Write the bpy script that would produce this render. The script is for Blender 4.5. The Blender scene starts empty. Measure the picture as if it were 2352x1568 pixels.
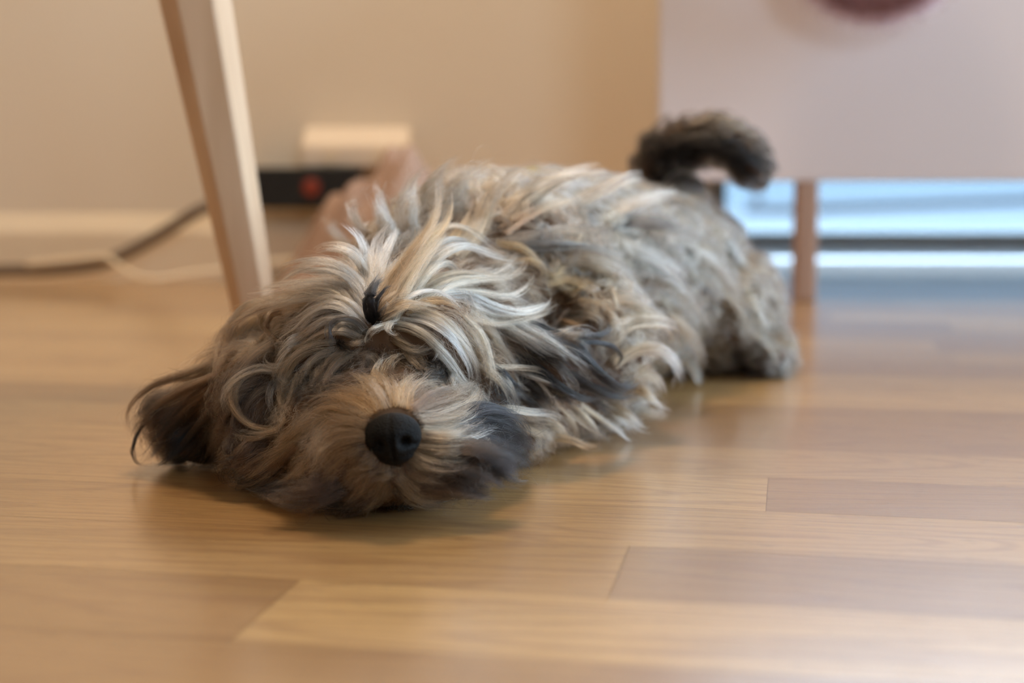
import bpy, bmesh, math, random
import numpy as np
from mathutils import Vector, Matrix
from mathutils.bvhtree import BVHTree

random.seed(7)
rng = np.random.default_rng(7)
S = bpy.context.scene
COL = S.collection

# ------------------------------------------------------------------ camera, sky, light, exposure
CAM_H = 0.173
PITCH = math.atan(439 / 3400)
FPX = 3400.0
cam_d = bpy.data.cameras.new('camera')
cam_d.sensor_width = 36.0
cam_d.lens = 36.0 * FPX / 2352
cam_d.clip_start = 0.02
cam_d.dof.use_dof = True
cam_d.dof.focus_distance = 0.730
cam_d.dof.aperture_fstop = 4.3
cam_d.dof.aperture_blades = 0
cam = bpy.data.objects.new('camera', cam_d)
cam.location = (0, 0, CAM_H)
cam.rotation_euler = (math.pi / 2 - PITCH, 0, 0)
COL.objects.link(cam)
S.camera = cam

S.view_settings.view_transform = 'Standard'
S.view_settings.look = 'None'
S.view_settings.gamma = 1
S.view_settings.use_curve_mapping = False
S.view_settings.exposure = 0.42
S.cycles.max_bounces = 8
S.cycles.diffuse_bounces = 4
S.cycles.glossy_bounces = 3
S.cycles.transmission_bounces = 6
S.cycles.transparent_max_bounces = 8
S.cycles.use_adaptive_sampling = True
S.cycles.adaptive_threshold = 0.02
S.cycles.caustics_reflective = False
S.cycles.caustics_refractive = False

world = bpy.data.worlds.new('overcast_sky')
S.world = world
world.use_nodes = True
bg = world.node_tree.nodes['Background']
bg.inputs[0].default_value = (0.70, 0.86, 1.04, 1)
bg.inputs[1].default_value = 13.0


def area(name, loc, rot, sx, sy, power, color, portal=False):
    l = bpy.data.lights.new(name, 'AREA')
    l.shape = 'RECTANGLE'
    l.size, l.size_y = sx, sy
    l.energy = power
    l.color = color
    if portal:
        l.cycles.is_portal = True
    o = bpy.data.objects.new(name, l)
    o.location = loc
    o.rotation_euler = rot
    COL.objects.link(o)
    return o


# daylight enters by the glass door behind the sideboard and the tall window on the right
DOOR = (0.32, 2.45, 0.0, 2.15)      # x0 x1 z0 z1 at y = 2.35
WIN = (0.45, 2.05, 0.25, 2.2)        # y0 y1 z0 z1 at x = 2.6
area('door_daylight', ((DOOR[0] + DOOR[1]) / 2, 2.33, 1.07), (-math.pi / 2, 0, 0), 2.1, 2.1, 1, (1, 1, 1), True)
area('window_daylight', (2.57, 1.25, 1.22), (0, math.pi / 2, 0), 1.95, 1.6, 1, (1, 1, 1), True)
FILL_WIN = (0.9, 2.2, 1.42, 2.15)        # x0 x1 z0 z1 of the added fill window behind the camera, at y = -2.6
area('window_daylight', (1.55, -2.57, 1.785), (math.pi / 2, 0, 0), 1.3, 0.73, 1, (1, 1, 1), True)
# warm pendant lamp of the room, above the left of the floor
pl = bpy.data.lights.new('pendant_bulb', 'AREA')
pl.shape = 'DISK'
pl.size = 0.45
pl.energy = 19
pl.color = (1.0, 0.76, 0.52)
plo = bpy.data.objects.new('pendant_bulb', pl)
plo.location = (0.0, 1.35, 2.1)
COL.objects.link(plo)


# ------------------------------------------------------------------ helpers
def lin(c):
    out = []
    for v in c:
        v = v / 255.0
        out.append(v / 12.92 if v <= 0.04045 else ((v + 0.055) / 1.055) ** 2.4)
    return tuple(out)


def ray(px, py):
    c, s = math.cos(PITCH), math.sin(PITCH)
    a, b = (px - 1176) / FPX, (784 - py) / FPX
    return Vector((a, c + b * s, -s + b * c))


def P(px, py, d):
    """world point seen at this place of the photograph, d metres ahead along y"""
    r = ray(px, py)
    return Vector((0, 0, CAM_H)) + r * (d / r.y)


def tag(o, label=None, cat=None, group=None, kind=None):
    for k, v in (('label', label), ('category', cat), ('group', group), ('kind', kind)):
        if v:
            o[k] = v
    return o


def link(name, me, mat=None, parent=None, smooth=False):
    if isinstance(me, bmesh.types.BMesh):
        bm = me
        bmesh.ops.recalc_face_normals(bm, faces=bm.faces)
        me = bpy.data.meshes.new(name)
        bm.to_mesh(me)
        bm.free()
    if mat:
        me.materials.append(mat)
    if smooth:
        me.polygons.foreach_set('use_smooth', [True] * len(me.polygons))
    o = bpy.data.objects.new(name, me)
    COL.objects.link(o)
    if parent:
        o.parent = parent
    return o


def empty(name, loc=(0, 0, 0)):
    o = bpy.data.objects.new(name, None)
    o.location = loc
    o.empty_display_size = 0.05
    COL.objects.link(o)
    return o


def box(bm, x0, x1, y0, y1, z0, z1, bevel=0.0, seg=2):
    r = bmesh.ops.create_cube(bm, size=1)
    vs = r['verts']
    for v in vs:
        v.co = Vector(((x0 + x1) / 2 + v.co.x * (x1 - x0), (y0 + y1) / 2 + v.co.y * (y1 - y0), (z0 + z1) / 2 + v.co.z * (z1 - z0)))
    if bevel:
        es = list({e for v in vs for e in v.link_edges})
        bmesh.ops.bevel(bm, geom=es, offset=bevel, segments=seg, profile=0.5, affect='EDGES')


def quad(bm, pts):
    bm.faces.new([bm.verts.new(p) for p in pts])


def tube(bm, pts, rad, n=12):
    """swept round tube through points; rad a number or one per point"""
    pts = [Vector(p) for p in pts]
    m = len(pts)
    rads = [rad] * m if isinstance(rad, (int, float)) else rad
    rings = []
    up = Vector((0.1, 0.2, 1)).normalized()
    for i in range(m):
        t = (pts[min(i + 1, m - 1)] - pts[max(i - 1, 0)]).normalized()
        a = t.cross(up)
        if a.length < 1e-4:
            a = t.cross(Vector((1, 0, 0)))
        a.normalize()
        b = t.cross(a)
        rings.append([bm.verts.new(pts[i] + (a * math.cos(2 * math.pi * k / n) + b * math.sin(2 * math.pi * k / n)) * rads[i]) for k in range(n)])
    for i in range(m - 1):
        for k in range(n):
            bm.faces.new((rings[i][k], rings[i][(k + 1) % n], rings[i + 1][(k + 1) % n], rings[i + 1][k]))
    bm.faces.new(rings[0])
    bm.faces.new(list(reversed(rings[-1])))


def catmull(pts, n):
    """n points evenly spaced in parameter along a Catmull-Rom through pts (numpy k x d)"""
    p = np.asarray(pts, float)
    k = len(p)
    if k == 2:
        t = np.linspace(0, 1, n)[:, None]
        return p[0] * (1 - t) + p[1] * t
    q = np.vstack([2 * p[0] - p[1], p, 2 * p[-1] - p[-2]])
    seg = np.linalg.norm(np.diff(p[:, :3], axis=0), axis=1)
    cum = np.concatenate([[0], np.cumsum(seg)])
    s = np.linspace(0, cum[-1], n)
    i = np.clip(np.searchsorted(cum, s, side='right') - 1, 0, k - 2)
    t = ((s - cum[i]) / np.maximum(seg[i], 1e-9))[:, None]
    a, b, c, d = q[i], q[i + 1], q[i + 2], q[i + 3]
    return 0.5 * ((2 * b) + (-a + c) * t + (2 * a - 5 * b + 4 * c - d) * t ** 2 + (-a + 3 * b - 3 * c + d) * t ** 3)


# ------------------------------------------------------------------ materials
def material(name, color, rough=0.6, spec=0.5, noise=None, bump=0.0, bscale=200):
    m = bpy.data.materials.new(name)
    m.use_nodes = True
    nt = m.node_tree
    b = nt.nodes['Principled BSDF']
    c = lin(color) + (1,)
    b.inputs['Base Color'].default_value = c
    b.inputs['Roughness'].default_value = rough
    b.inputs['Specular IOR Level'].default_value = spec
    tc = nt.nodes.new('ShaderNodeTexCoord')
    n = nt.nodes.new('ShaderNodeTexNoise')
    n.inputs['Scale'].default_value = noise[0] if noise else 6
    nt.links.new(tc.outputs['Object'], n.inputs['Vector'])
    mx = nt.nodes.new('ShaderNodeMixRGB')
    mx.inputs[1].default_value = c
    k = noise[1] if noise else 0.93
    mx.inputs[2].default_value = (c[0] * k, c[1] * k, c[2] * k, 1)
    nt.links.new(n.outputs['Fac'], mx.inputs[0])
    nt.links.new(mx.outputs[0], b.inputs['Base Color'])
    if bump:
        n2 = nt.nodes.new('ShaderNodeTexNoise')
        n2.inputs['Scale'].default_value = bscale
        nt.links.new(tc.outputs['Object'], n2.inputs['Vector'])
        bp = nt.nodes.new('ShaderNodeBump')
        bp.inputs['Strength'].default_value = bump
        bp.inputs['Distance'].default_value = 0.001
        nt.links.new(n2.outputs['Fac'], bp.inputs['Height'])
        nt.links.new(bp.outputs[0], b.inputs['Normal'])
    return m


def wood(name, c1, c2, scale=(40, 40, 3), rough=0.45):
    m = bpy.data.materials.new(name)
    m.use_nodes = True
    nt = m.node_tree
    b = nt.nodes['Principled BSDF']
    tc = nt.nodes.new('ShaderNodeTexCoord')
    mp = nt.nodes.new('ShaderNodeMapping')
    mp.inputs['Scale'].default_value = scale
    n = nt.nodes.new('ShaderNodeTexNoise')
    n.inputs['Scale'].default_value = 1.0
    n.inputs['Detail'].default_value = 5
    r = nt.nodes.new('ShaderNodeValToRGB')
    r.color_ramp.elements[0].position = 0.3
    r.color_ramp.elements[0].color = lin(c1) + (1,)
    r.color_ramp.elements[1].position = 0.7
    r.color_ramp.elements[1].color = lin(c2) + (1,)
    nt.links.new(tc.outputs['Object'], mp.inputs[0])
    nt.links.new(mp.outputs[0], n.inputs['Vector'])
    nt.links.new(n.outputs['Fac'], r.inputs[0])
    nt.links.new(r.outputs[0], b.inputs['Base Color'])
    b.inputs['Roughness'].default_value = rough
    return m


M_wall = material('wall_paint', (230, 215, 193), 0.8, 0.3, (3, 0.97), 0.15, 300)
M_ceil = material('ceiling_paint', (235, 230, 220), 0.9, 0.2)
M_trim = material('trim_paint', (238, 218, 188), 0.45, 0.5)
M_panel = material('panel_lacquer', (216, 208, 210), 0.55, 0.4, (2, 0.97))
M_legwood = wood('leg_wood', (208, 172, 136), (230, 198, 164))
M_sidewood = wood('sideboard_wood', (158, 128, 112), (182, 152, 134))
M_white = material('white_frame', (205, 212, 218), 0.4)
M_doorframe = material('shaded_door_frame', (150, 160, 166), 0.4)  # white frame greyed, its backlit shade put into the colour
M_black = material('black_plastic', (16, 18, 20), 0.35)
M_cream = material('cream_plastic', (236, 218, 196), 0.4)
M_red = material('red_rocker', (135, 48, 26), 0.5)
M_cable = material('grey_cable', (112, 94, 76), 0.5)
M_wcable = material('white_cable', (246, 228, 196), 0.4)
M_cloth = material('pink_cloth', (172, 142, 124), 0.9, 0.2, (60, 0.85), 0.4, 500)
M_deck = material('deck_boards', (58, 70, 79), 0.7)
M_rail = material('balcony_rail', (30, 42, 54), 0.5)
M_snow = material('balcony_wall', (54, 66, 74), 0.9)
M_nose = material('nose_skin', (7, 7, 8), 0.55, 0.15, (90, 0.5), 0.9, 1500)
M_skin = material('dog_skin', (92, 72, 56), 0.9, 0.1)

# glass that lets the daylight through and still mirrors a little
M_glass = bpy.data.materials.new('door_glass')
M_glass.use_nodes = True
nt = M_glass.node_tree
nt.nodes.clear()
o_ = nt.nodes.new('ShaderNodeOutputMaterial')
mx = nt.nodes.new('ShaderNodeMixShader')
tr = nt.nodes.new('ShaderNodeBsdfTransparent')
gl = nt.nodes.new('ShaderNodeBsdfGlossy')
fr = nt.nodes.new('ShaderNodeFresnel')
tr.inputs[0].default_value = (0.93, 0.96, 0.97, 1)
gl.inputs['Roughness'].default_value = 0.02
nt.links.new(fr.outputs[0], mx.inputs[0])
nt.links.new(tr.outputs[0], mx.inputs[1])
nt.links.new(gl.outputs[0], mx.inputs[2])
nt.links.new(mx.outputs[0], o_.inputs[0])


def floor_material():
    m = bpy.data.materials.new('oak_laminate')
    m.use_nodes = True
    nt = m.node_tree
    L = nt.links
    N = nt.nodes.new
    b = nt.nodes['Principled BSDF']
    at = N('ShaderNodeAttribute'); at.attribute_name = 'plank'      # u, v along the strip, z = random per strip
    tone = N('ShaderNodeAttribute'); tone.attribute_name = 'tone'
    # slow waviness of the grain
    mpw = N('ShaderNodeMapping'); mpw.inputs['Scale'].default_value = (5, 22, 1)
    L.new(at.outputs['Vector'], mpw.inputs[0])
    nw = N('ShaderNodeTexNoise'); nw.inputs['Scale'].default_value = 1; nw.inputs['Detail'].default_value = 2
    L.new(mpw.outputs[0], nw.inputs['Vector'])
    # cathedral figure: noise contour lines along the strip
    mpr = N('ShaderNodeMapping'); mpr.inputs['Scale'].default_value = (2.2, 16, 1)
    L.new(at.outputs['Vector'], mpr.inputs[0])
    nr = N('ShaderNodeTexNoise'); nr.inputs['Scale'].default_value = 1; nr.inputs['Detail'].default_value = 1
    L.new(mpr.outputs[0], nr.inputs['Vector'])
    mul = N('ShaderNodeMath'); mul.operation = 'MULTIPLY'; mul.inputs[1].default_value = 90
    L.new(nr.outputs['Fac'], mul.inputs[0])
    sn = N('ShaderNodeMath'); sn.operation = 'SINE'
    L.new(mul.outputs[0], sn.inputs[0])
    mr = N('ShaderNodeMapRange'); mr.inputs[1].default_value = 0.35; mr.inputs[2].default_value = 1.0
    L.new(sn.outputs[0], mr.inputs[0])
    # medium streaks
    mps = N('ShaderNodeMapping'); mps.inputs['Scale'].default_value = (9, 420, 1)
    L.new(at.outputs['Vector'], mps.inputs[0])
    ns = N('ShaderNodeTexNoise'); ns.inputs['Scale'].default_value = 1; ns.inputs['Detail'].default_value = 4
    L.new(mps.outputs[0], ns.inputs['Vector'])
    # short dark pores
    mpp = N('ShaderNodeMapping'); mpp.inputs['Scale'].default_value = (70, 1300, 1)
    L.new(at.outputs['Vector'], mpp.inputs[0])
    npn = N('ShaderNodeTexNoise'); npn.inputs['Scale'].default_value = 1; npn.inputs['Detail'].default_value = 2
    L.new(mpp.outputs[0], npn.inputs['Vector'])
    pr = N('ShaderNodeMapRange'); pr.inputs[1].default_value = 0.60; pr.inputs[2].default_value = 0.72
    L.new(npn.outputs['Fac'], pr.inputs[0])
    # base colour from the strip's own tone
    ramp = N('ShaderNodeValToRGB')
    cr = ramp.color_ramp
    cr.elements[0].position = 0.0; cr.elements[0].color = lin((140, 101, 56)) + (1,)
    cr.elements[1].position = 1.0; cr.elements[1].color = lin((198, 158, 100)) + (1,)
    e = cr.elements.new(0.5); e.color = lin((168, 129, 78)) + (1,)
    L.new(tone.outputs['Fac'], ramp.inputs[0])
    def mix(a_, fac, k, col):
        x = N('ShaderNodeMixRGB')
        mm = N('ShaderNodeMath'); mm.operation = 'MULTIPLY'; mm.inputs[1].default_value = k
        L.new(fac, mm.inputs[0]); L.new(mm.outputs[0], x.inputs[0])
        L.new(a_, x.inputs[1]); x.inputs[2].default_value = lin(col) + (1,)
        return x.outputs[0]
    c = mix(ramp.outputs[0], nw.outputs['Fac'], 0.35, (214, 166, 112))
    c = mix(c, mr.outputs[0], 0.30, (128, 84, 52))
    sr = N('ShaderNodeMapRange'); sr.inputs[1].default_value = 0.45; sr.inputs[2].default_value = 0.75
    L.new(ns.outputs['Fac'], sr.inputs[0])
    c = mix(c, sr.outputs[0], 0.42, (132, 88, 54))
    c = mix(c, pr.outputs[0], 0.55, (88, 56, 34))
    L.new(c, b.inputs['Base Color'])
    b.inputs['Roughness'].default_value = 0.34
    b.inputs['Specular IOR Level'].default_value = 0.5
    b.inputs['Coat Weight'].default_value = 1.0
    b.inputs['Coat Roughness'].default_value = 0.2
    b.inputs['Coat IOR'].default_value = 1.6
    bp = N('ShaderNodeBump'); bp.inputs['Strength'].default_value = 0.22; bp.inputs['Distance'].default_value = 0.0004
    bp.invert = True
    ad = N('ShaderNodeMath'); ad.operation = 'ADD'
    L.new(pr.outputs[0], ad.inputs[0]); L.new(sr.outputs[0], ad.inputs[1])
    L.new(ad.outputs[0], bp.inputs['Height']); L.new(bp.outputs[0], b.inputs['Normal'])
    return m


# ------------------------------------------------------------------ the room
X0, X1, Y0, Y1, Y2, ZC = -2.2, 2.6, -2.6, 2.0, 2.35, 2.45


def build_floor():
    ang = math.radians(10.6)
    ca, sa = math.cos(ang), math.sin(ang)
    w, Lp = 0.076, 0.90
    known = {1: -0.008, -1: -0.066, -2: -0.192, 0: 0.33, 2: 0.56, -3: 0.3, 3: 0.52}
    tones = {(1, 0): 0.08, (1, -1): 0.9, (0, -1): 0.7, (0, 0): 0.45, (-1, 0): 0.1, (-1, -1): 0.62, (-2, 0): 0.95, (-2, -1): 0.15, (2, -1): 0.55, (2, 0): 0.5}
    r_ = random.Random(3)
    verts, faces, uvw, tn = [], [], [], []
    g = 0.00013
    for r in range(-60, 60):
        v0 = 0.634 + r * w
        off = known.get(r, r_.uniform(0, Lp))
        for k in range(-10, 10):
            u0 = off + k * Lp
            um, vm = u0 + Lp / 2, v0 + w / 2
            cx, cy = um * ca + vm * sa, -um * sa + vm * ca
            t = tones.get((r, k), r_.random())
            s = r_.random() * 50
            if not (X0 - .5 < cx < X1 + .5 and Y0 - .5 < cy < Y2 + .5):
                continue
            base = len(verts)
            for (u, v) in ((u0 + g, v0 + g), (u0 + Lp - g, v0 + g), (u0 + Lp - g, v0 + w - g), (u0 + g, v0 + w - g)):
                verts.append((u * ca + v * sa, -u * sa + v * ca, 0.0))
                uvw.append((u + s, v, s)); tn.append(t)
            faces.append((base, base + 1, base + 2, base + 3))
    # the dark groove under the joints
    base = len(verts)
    for x, y in ((X0 - .6, Y0 - .6), (X1 + .6, Y0 - .6), (X1 + .6, Y2 + .6), (X0 - .6, Y2 + .6)):
        verts.append((x, y, -0.0006)); uvw.append((x, y, 0)); tn.append(0.0)
    faces.append((base, base + 1, base + 2, base + 3))
    me = bpy.data.meshes.new('floor')
    me.from_pydata(verts, [], faces)
    a = me.attributes.new('plank', 'FLOAT_VECTOR', 'POINT')
    a.data.foreach_set('vector', np.array(uvw, np.float32).ravel())
    a = me.attributes.new('tone', 'FLOAT', 'POINT')
    a.data.foreach_set('value', np.array(tn, np.float32))
    # keep only the part inside the room
    bm = bmesh.new(); bm.from_mesh(me)
    for co, no in (((X0, 0, 0), (-1, 0, 0)), ((X1, 0, 0), (1, 0, 0)), ((0, Y0, 0), (0, -1, 0)), ((0, Y2, 0), (0, 1, 0))):
        bmesh.ops.bisect_plane(bm, geom=bm.verts[:] + bm.edges[:] + bm.faces[:], plane_co=co, plane_no=no, clear_outer=True)
    for f in bm.faces:
        if f.normal.z < 0:
            f.normal_flip()
    bm.to_mesh(me); bm.free()
    o = link('floor', me, floor_material())
    return tag(o, kind='structure')


build_floor()


def wallbox(name, boxes, mat):
    bm = bmesh.new()
    for b in boxes:
        box(bm, *b)
    return tag(link(name, bm, mat), kind='structure')


T = 0.12
wallbox('wall_back', [(X0 - T, 0.2, Y1, Y1 + T, -0.02, ZC)], M_wall)
wallbox('wall_alcove', [(0.2 - 0.08, 0.2, Y1 + T, Y2 + T, -0.02, ZC)], M_wall)
wallbox('wall_glazed', [(0.2, DOOR[0], Y2, Y2 + T, -0.02, ZC), (DOOR[1], X1 + T, Y2, Y2 + T, -0.02, ZC),
                        (DOOR[0], DOOR[1], Y2, Y2 + T, DOOR[3], ZC)], M_wall)
wallbox('wall_left', [(X0 - T, X0, Y0 - T, Y1, -0.02, ZC)], M_wall)
wallbox('wall_front', [(X0 - T, FILL_WIN[0], Y0 - T, Y0, -0.02, ZC), (FILL_WIN[1], X1 + T, Y0 - T, Y0, -0.02, ZC),
                       (FILL_WIN[0], FILL_WIN[1], Y0 - T, Y0, -0.02, FILL_WIN[2]), (FILL_WIN[0], FILL_WIN[1], Y0 - T, Y0, FILL_WIN[3], ZC)], M_wall)
wallbox('wall_right', [(X1, X1 + T, Y0, WIN[0], -0.02, ZC), (X1, X1 + T, WIN[1], Y2, -0.02, ZC),
                       (X1, X1 + T, WIN[0], WIN[1], -0.02, WIN[2]), (X1, X1 + T, WIN[0], WIN[1], WIN[3], ZC)], M_wall)
wallbox('ceiling', [(X0 - T, X1 + T, Y0 - T, Y2 + T, ZC, ZC + 0.1)], M_ceil)


def baseboard():
    bm = bmesh.new()
    prof = [(0, 0), (-0.014, 0), (-0.014, 0.064), (-0.012, 0.067), (-0.003, 0.086), (0, 0.088)]
    xs = (X0, 0.2)
    rings = [[bm.verts.new((x, Y1 + p[0], p[1])) for p in prof] for x in xs]
    n = len(prof)
    for i in range(n):
        j = (i + 1) % n
        bm.faces.new((rings[0][i], rings[0][j], rings[1][j], rings[1][i]))
    bm.faces.new(rings[0]); bm.faces.new(list(reversed(rings[1])))
    return tag(link('baseboard_back', bm, M_trim), kind='structure')


baseboard()

# glass door behind the sideboard: frame and pane
bm = bmesh.new()
x0, x1, z0, z1 = DOOR
yf0, yf1 = Y2 + 0.005, Y2 + 0.055
for b in ((x0, x1, yf0, yf1, 0.0, 0.043), (x0, x1, yf0, yf1, z1 - 0.06, z1), (x0, x0 + 0.02, yf0, yf1, 0.043, z1 - .06),
          (x1 - 0.05, x1, yf0, yf1, 0.043, z1 - .06), (1.38, 1.44, yf0, yf1, 0.043, z1 - .06)):
    box(bm, *b, bevel=0.003)
door = tag(link('door_1', bm, M_doorframe), kind='structure')
bm = bmesh.new()
box(bm, x0 + .02, x1 - .05, Y2 + 0.025, Y2 + 0.031, 0.043, z1 - .06)
link('door_glass', bm, M_glass, door)
# window on the right
bm = bmesh.new()
y0, y1, z0, z1 = WIN
for b in ((X1 + .01, X1 + .06, y0, y1, z0, z0 + .05), (X1 + .01, X1 + .06, y0, y1, z1 - .05, z1), (X1 + .01, X1 + .06, y0, y0 + .05, z0 + .05, z1 - .05),
          (X1 + .01, X1 + .06, y1 - .05, y1, z0 + .05, z1 - .05), (X1 + .01, X1 + .06, (y0 + y1) / 2 - .02, (y0 + y1) / 2 + .02, z0 + .05, z1 - .05)):
    box(bm, *b, bevel=0.003)
win = tag(link('window_1', bm, M_white), kind='structure')
bm = bmesh.new()
box(bm, X1 + .03, X1 + .035, y0 + .05, y1 - .05, z0 + .05, z1 - .05)
link('window_glass', bm, M_glass, win)

# window added behind the camera to bring cool fill light
bm = bmesh.new()
x0, x1, z0, z1 = FILL_WIN
for b in ((x0, x1, Y0 - .06, Y0 - .01, z0, z0 + .05), (x0, x1, Y0 - .06, Y0 - .01, z1 - .05, z1), (x0, x0 + .05, Y0 - .06, Y0 - .01, z0 + .05, z1 - .05),
          (x1 - .05, x1, Y0 - .06, Y0 - .01, z0 + .05, z1 - .05)):
    box(bm, *b, bevel=0.003)
fill_win = tag(link('fill_window', bm, M_white), kind='structure')
bm = bmesh.new()
box(bm, x0 + .05, x1 - .05, Y0 - .035, Y0 - .03, z0 + .05, z1 - .05)
link('window_glass', bm, M_glass, fill_win)

# the balcony outside
bm = bmesh.new()
for i in range(24):
    yy = Y2 + T + 0.02 + i * 0.145
    box(bm, -0.4, 5.5, yy, yy + 0.138, -0.06, -0.03, bevel=0.003)
tag(link('balcony_deck', bm, M_deck), kind='structure')
rail = empty('balcony_railing', (2.2, 5.0, -0.03))
bm = bmesh.new(); tube(bm, [(-1.45, -0.20, 0.012), (1.8, -.2, 0.142)], 0.018); link('bottom_rail', bm, M_rail, rail)
bm = bmesh.new(); tube(bm, [(-3, -0.35, 0.95), (4, .55, 0.95)], 0.025); link('top_rail', bm, M_rail, rail)
for xx in (-2.9, -1.4, 1.1, 3.1):
    t_ = (xx + 3) / 7
    bm = bmesh.new(); tube(bm, [(xx, -0.35 + .9 * t_, 0), (xx, -0.35 + .9 * t_, 0.95)], 0.015); link('post', bm, M_rail, rail)
tag(rail, 'blue grey balcony railing outside the glass door', 'railing')
bm = bmesh.new()
box(bm, -1.5, 8, 6.6, 6.8, -0.8, 2.1, bevel=0.01)  # height raised to keep low sky light off the floor
tag(link('garden_wall', bm, M_snow), 'pale garden wall outside, beyond the balcony railing, raised to block low sky', 'wall')

# ------------------------------------------------------------------ sideboard on legs, right
sb = empty('sideboard', (1.0, 1.72, 0))
tag(sb, 'pale lacquered sideboard standing on short brown wooden legs at right', 'sideboard')
PX0 = P(1512, 400, 1.70).x - 1.0
bm = bmesh.new(); box(bm, PX0, 1.05, -0.02, 0.0, 0.138, 0.60, bevel=0.002); link('front_panel', bm, M_panel, sb)
SX0 = -0.75
bm = bmesh.new(); box(bm, SX0, SX0 + .018, 0.0005, 0.60, 0.142, 0.60, bevel=0.002); link('side_panel', bm, M_panel, sb)
bm = bmesh.new(); box(bm, 1.032, 1.05, 0.0005, 0.60, 0.142, 0.60, bevel=0.002); link('side_panel', bm, M_panel, sb)
bm = bmesh.new(); box(bm, SX0 + .019, 1.031, 0.0005, 0.60, 0.142, 0.16, bevel=0.002); link('bottom_panel', bm, M_panel, sb)
bm = bmesh.new(); box(bm, SX0 - .005, 1.055, -0.022, 0.60, 0.601, 0.617, bevel=0.003); link('top', bm, M_sidewood, sb)
for lx in (P(1853, 600, 1.70).x - 1.0, 0.95):
    bm = bmesh.new()
    box(bm, lx - .0125, lx + .0125, -0.019, 0.006, 0.0, 0.138, bevel=0.003)
    link('leg', bm, M_sidewood, sb)
bm = bmesh.new(); box(bm, 0.94, 0.965, 0.54, 0.565, 0.0, 0.142, bevel=0.003); link('leg', bm, M_sidewood, sb)

# ------------------------------------------------------------------ table whose splayed leg stands behind the dog's head
tb = empty('table', (-0.75, 0.6, 0))
tag(tb, 'light birch table on splayed tapering legs, one standing behind the dog', 'table')


def table_leg(fx, fy, tx, ty):
    """tapering faceted leg from foot (fx, fy) to top (tx, ty)"""
    bm = bmesh.new()
    rings = []
    H = 0.70
    for i in range(15):
        t = i / 14
        z = H * t
        c = Vector((fx + (tx - fx) * t, fy + (ty - fy) * t, z))
        w = 0.0142 + 0.039 * min(z, 0.30) / 0.285 * 0.30 + (0.0 if z < 0.3 else (z - 0.3) * 0.02)
        ring = []
        for (a, r) in ((-3, 1), (3, 1), (57, 1), (63, 1), (117, 1), (123, 1), (177, 1), (183, 1), (237, 1), (243, 1), (297, 1), (303, 1)):
            an = math.radians(a + 10)
            ring.append(bm.verts.new(c + Vector((math.cos(an), math.sin(an), 0)) * w * r))
        rings.append(ring)
    n = len(rings[0])
    for i in range(14):
        for k in range(n):
            bm.faces.new((rings[i][k], rings[i][(k + 1) % n], rings[i + 1][(k + 1) % n], rings[i + 1][k]))
    bm.faces.new(rings[0]); bm.faces.new(list(reversed(rings[-1])))
    return bm


fx, fy = -0.1835 + .75, 1.10 - .6
tx, ty = -0.1835 - 0.156 * 0.7 + .75, 1.06 - .6
link('leg', table_leg(fx, fy, tx, ty), M_legwood, tb)
link('leg', table_leg(-fx, fy, -tx, ty), M_legwood, tb)
link('leg', table_leg(fx, -fy, tx, -ty), M_legwood, tb)
link('leg', table_leg(-fx, -fy, -tx, -ty), M_legwood, tb)
bm = bmesh.new(); box(bm, -0.62, 0.56, -0.58, 0.58, 0.70, 0.725, bevel=0.006); link('table_top', bm, M_legwood, tb)

# ------------------------------------------------------------------ things by the back wall
# wall socket box with a sloping lid
sk = empty('socket_box', (P(820, 340, 1.98).x, 2.0, 0.152))
tag(sk, 'cream socket box on the wall above the black power strip', 'socket box')
bm = bmesh.new()
prof = [(0, 0), (-0.045, 0), (-0.045, 0.026), (-0.006, 0.052), (0, 0.052)]
rg = [[bm.verts.new((x, p[0], p[1])) for p in prof] for x in (-0.07, 0.07)]
for i in range(5):
    j = (i + 1) % 5
    bm.faces.new((rg[0][i], rg[0][j], rg[1][j], rg[1][i]))
bm.faces.new(rg[0]); bm.faces.new(list(reversed(rg[1])))
bmesh.ops.bevel(bm, geom=bm.edges[:], offset=0.002, segments=2, affect='EDGES')
link('box_body', bm, M_cream, sk)
for sx in (-0.032, 0.032):
    bm = bmesh.new()
    tube(bm, [(sx, -0.0452, 0.013), (sx, -0.047, 0.013)], 0.010, 20)
    link('socket', bm, M_trim, sk)

a_, b_ = P(617, 385, 1.93), P(806, 479, 1.93)
ps = empty('power_strip', ((a_.x + b_.x) / 2, 1.93, b_.z))
tag(ps, 'black power strip with a round orange red switch, against the wall', 'power strip')
w_, h_ = (b_.x - a_.x) / 2, a_.z - b_.z
bm = bmesh.new(); box(bm, -w_ - .03, w_ + .012, 0, 0.055, 0, h_, bevel=0.0025, seg=3); link('strip_body', bm, M_black, ps)
sx = P(716, 430, 1.93).x - ps.location.x
bm = bmesh.new(); tube(bm, [(sx, -0.001, h_ * .52), (sx, -0.006, h_ * .52), (sx, -0.0075, h_ * .52)], [0.0115, 0.0115, 0.009], 24); link('switch', bm, M_red, ps)
for q in (-0.042, 0.058):
    bm = bmesh.new(); tube(bm, [(sx + q - .02, -0.0005, h_ * .5), (sx + q - .02, -0.002, h_ * .5)], 0.013, 24); link('socket', bm, M_black, ps)
# it hangs from two screws in the wall
for q in (-0.05, 0.05):
    bm = bmesh.new(); tube(bm, [(q, 0.055, h_ * .6), (q, 0.07, h_ * .6)], 0.004, 10); link('bracket', bm, M_black, ps)

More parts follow.
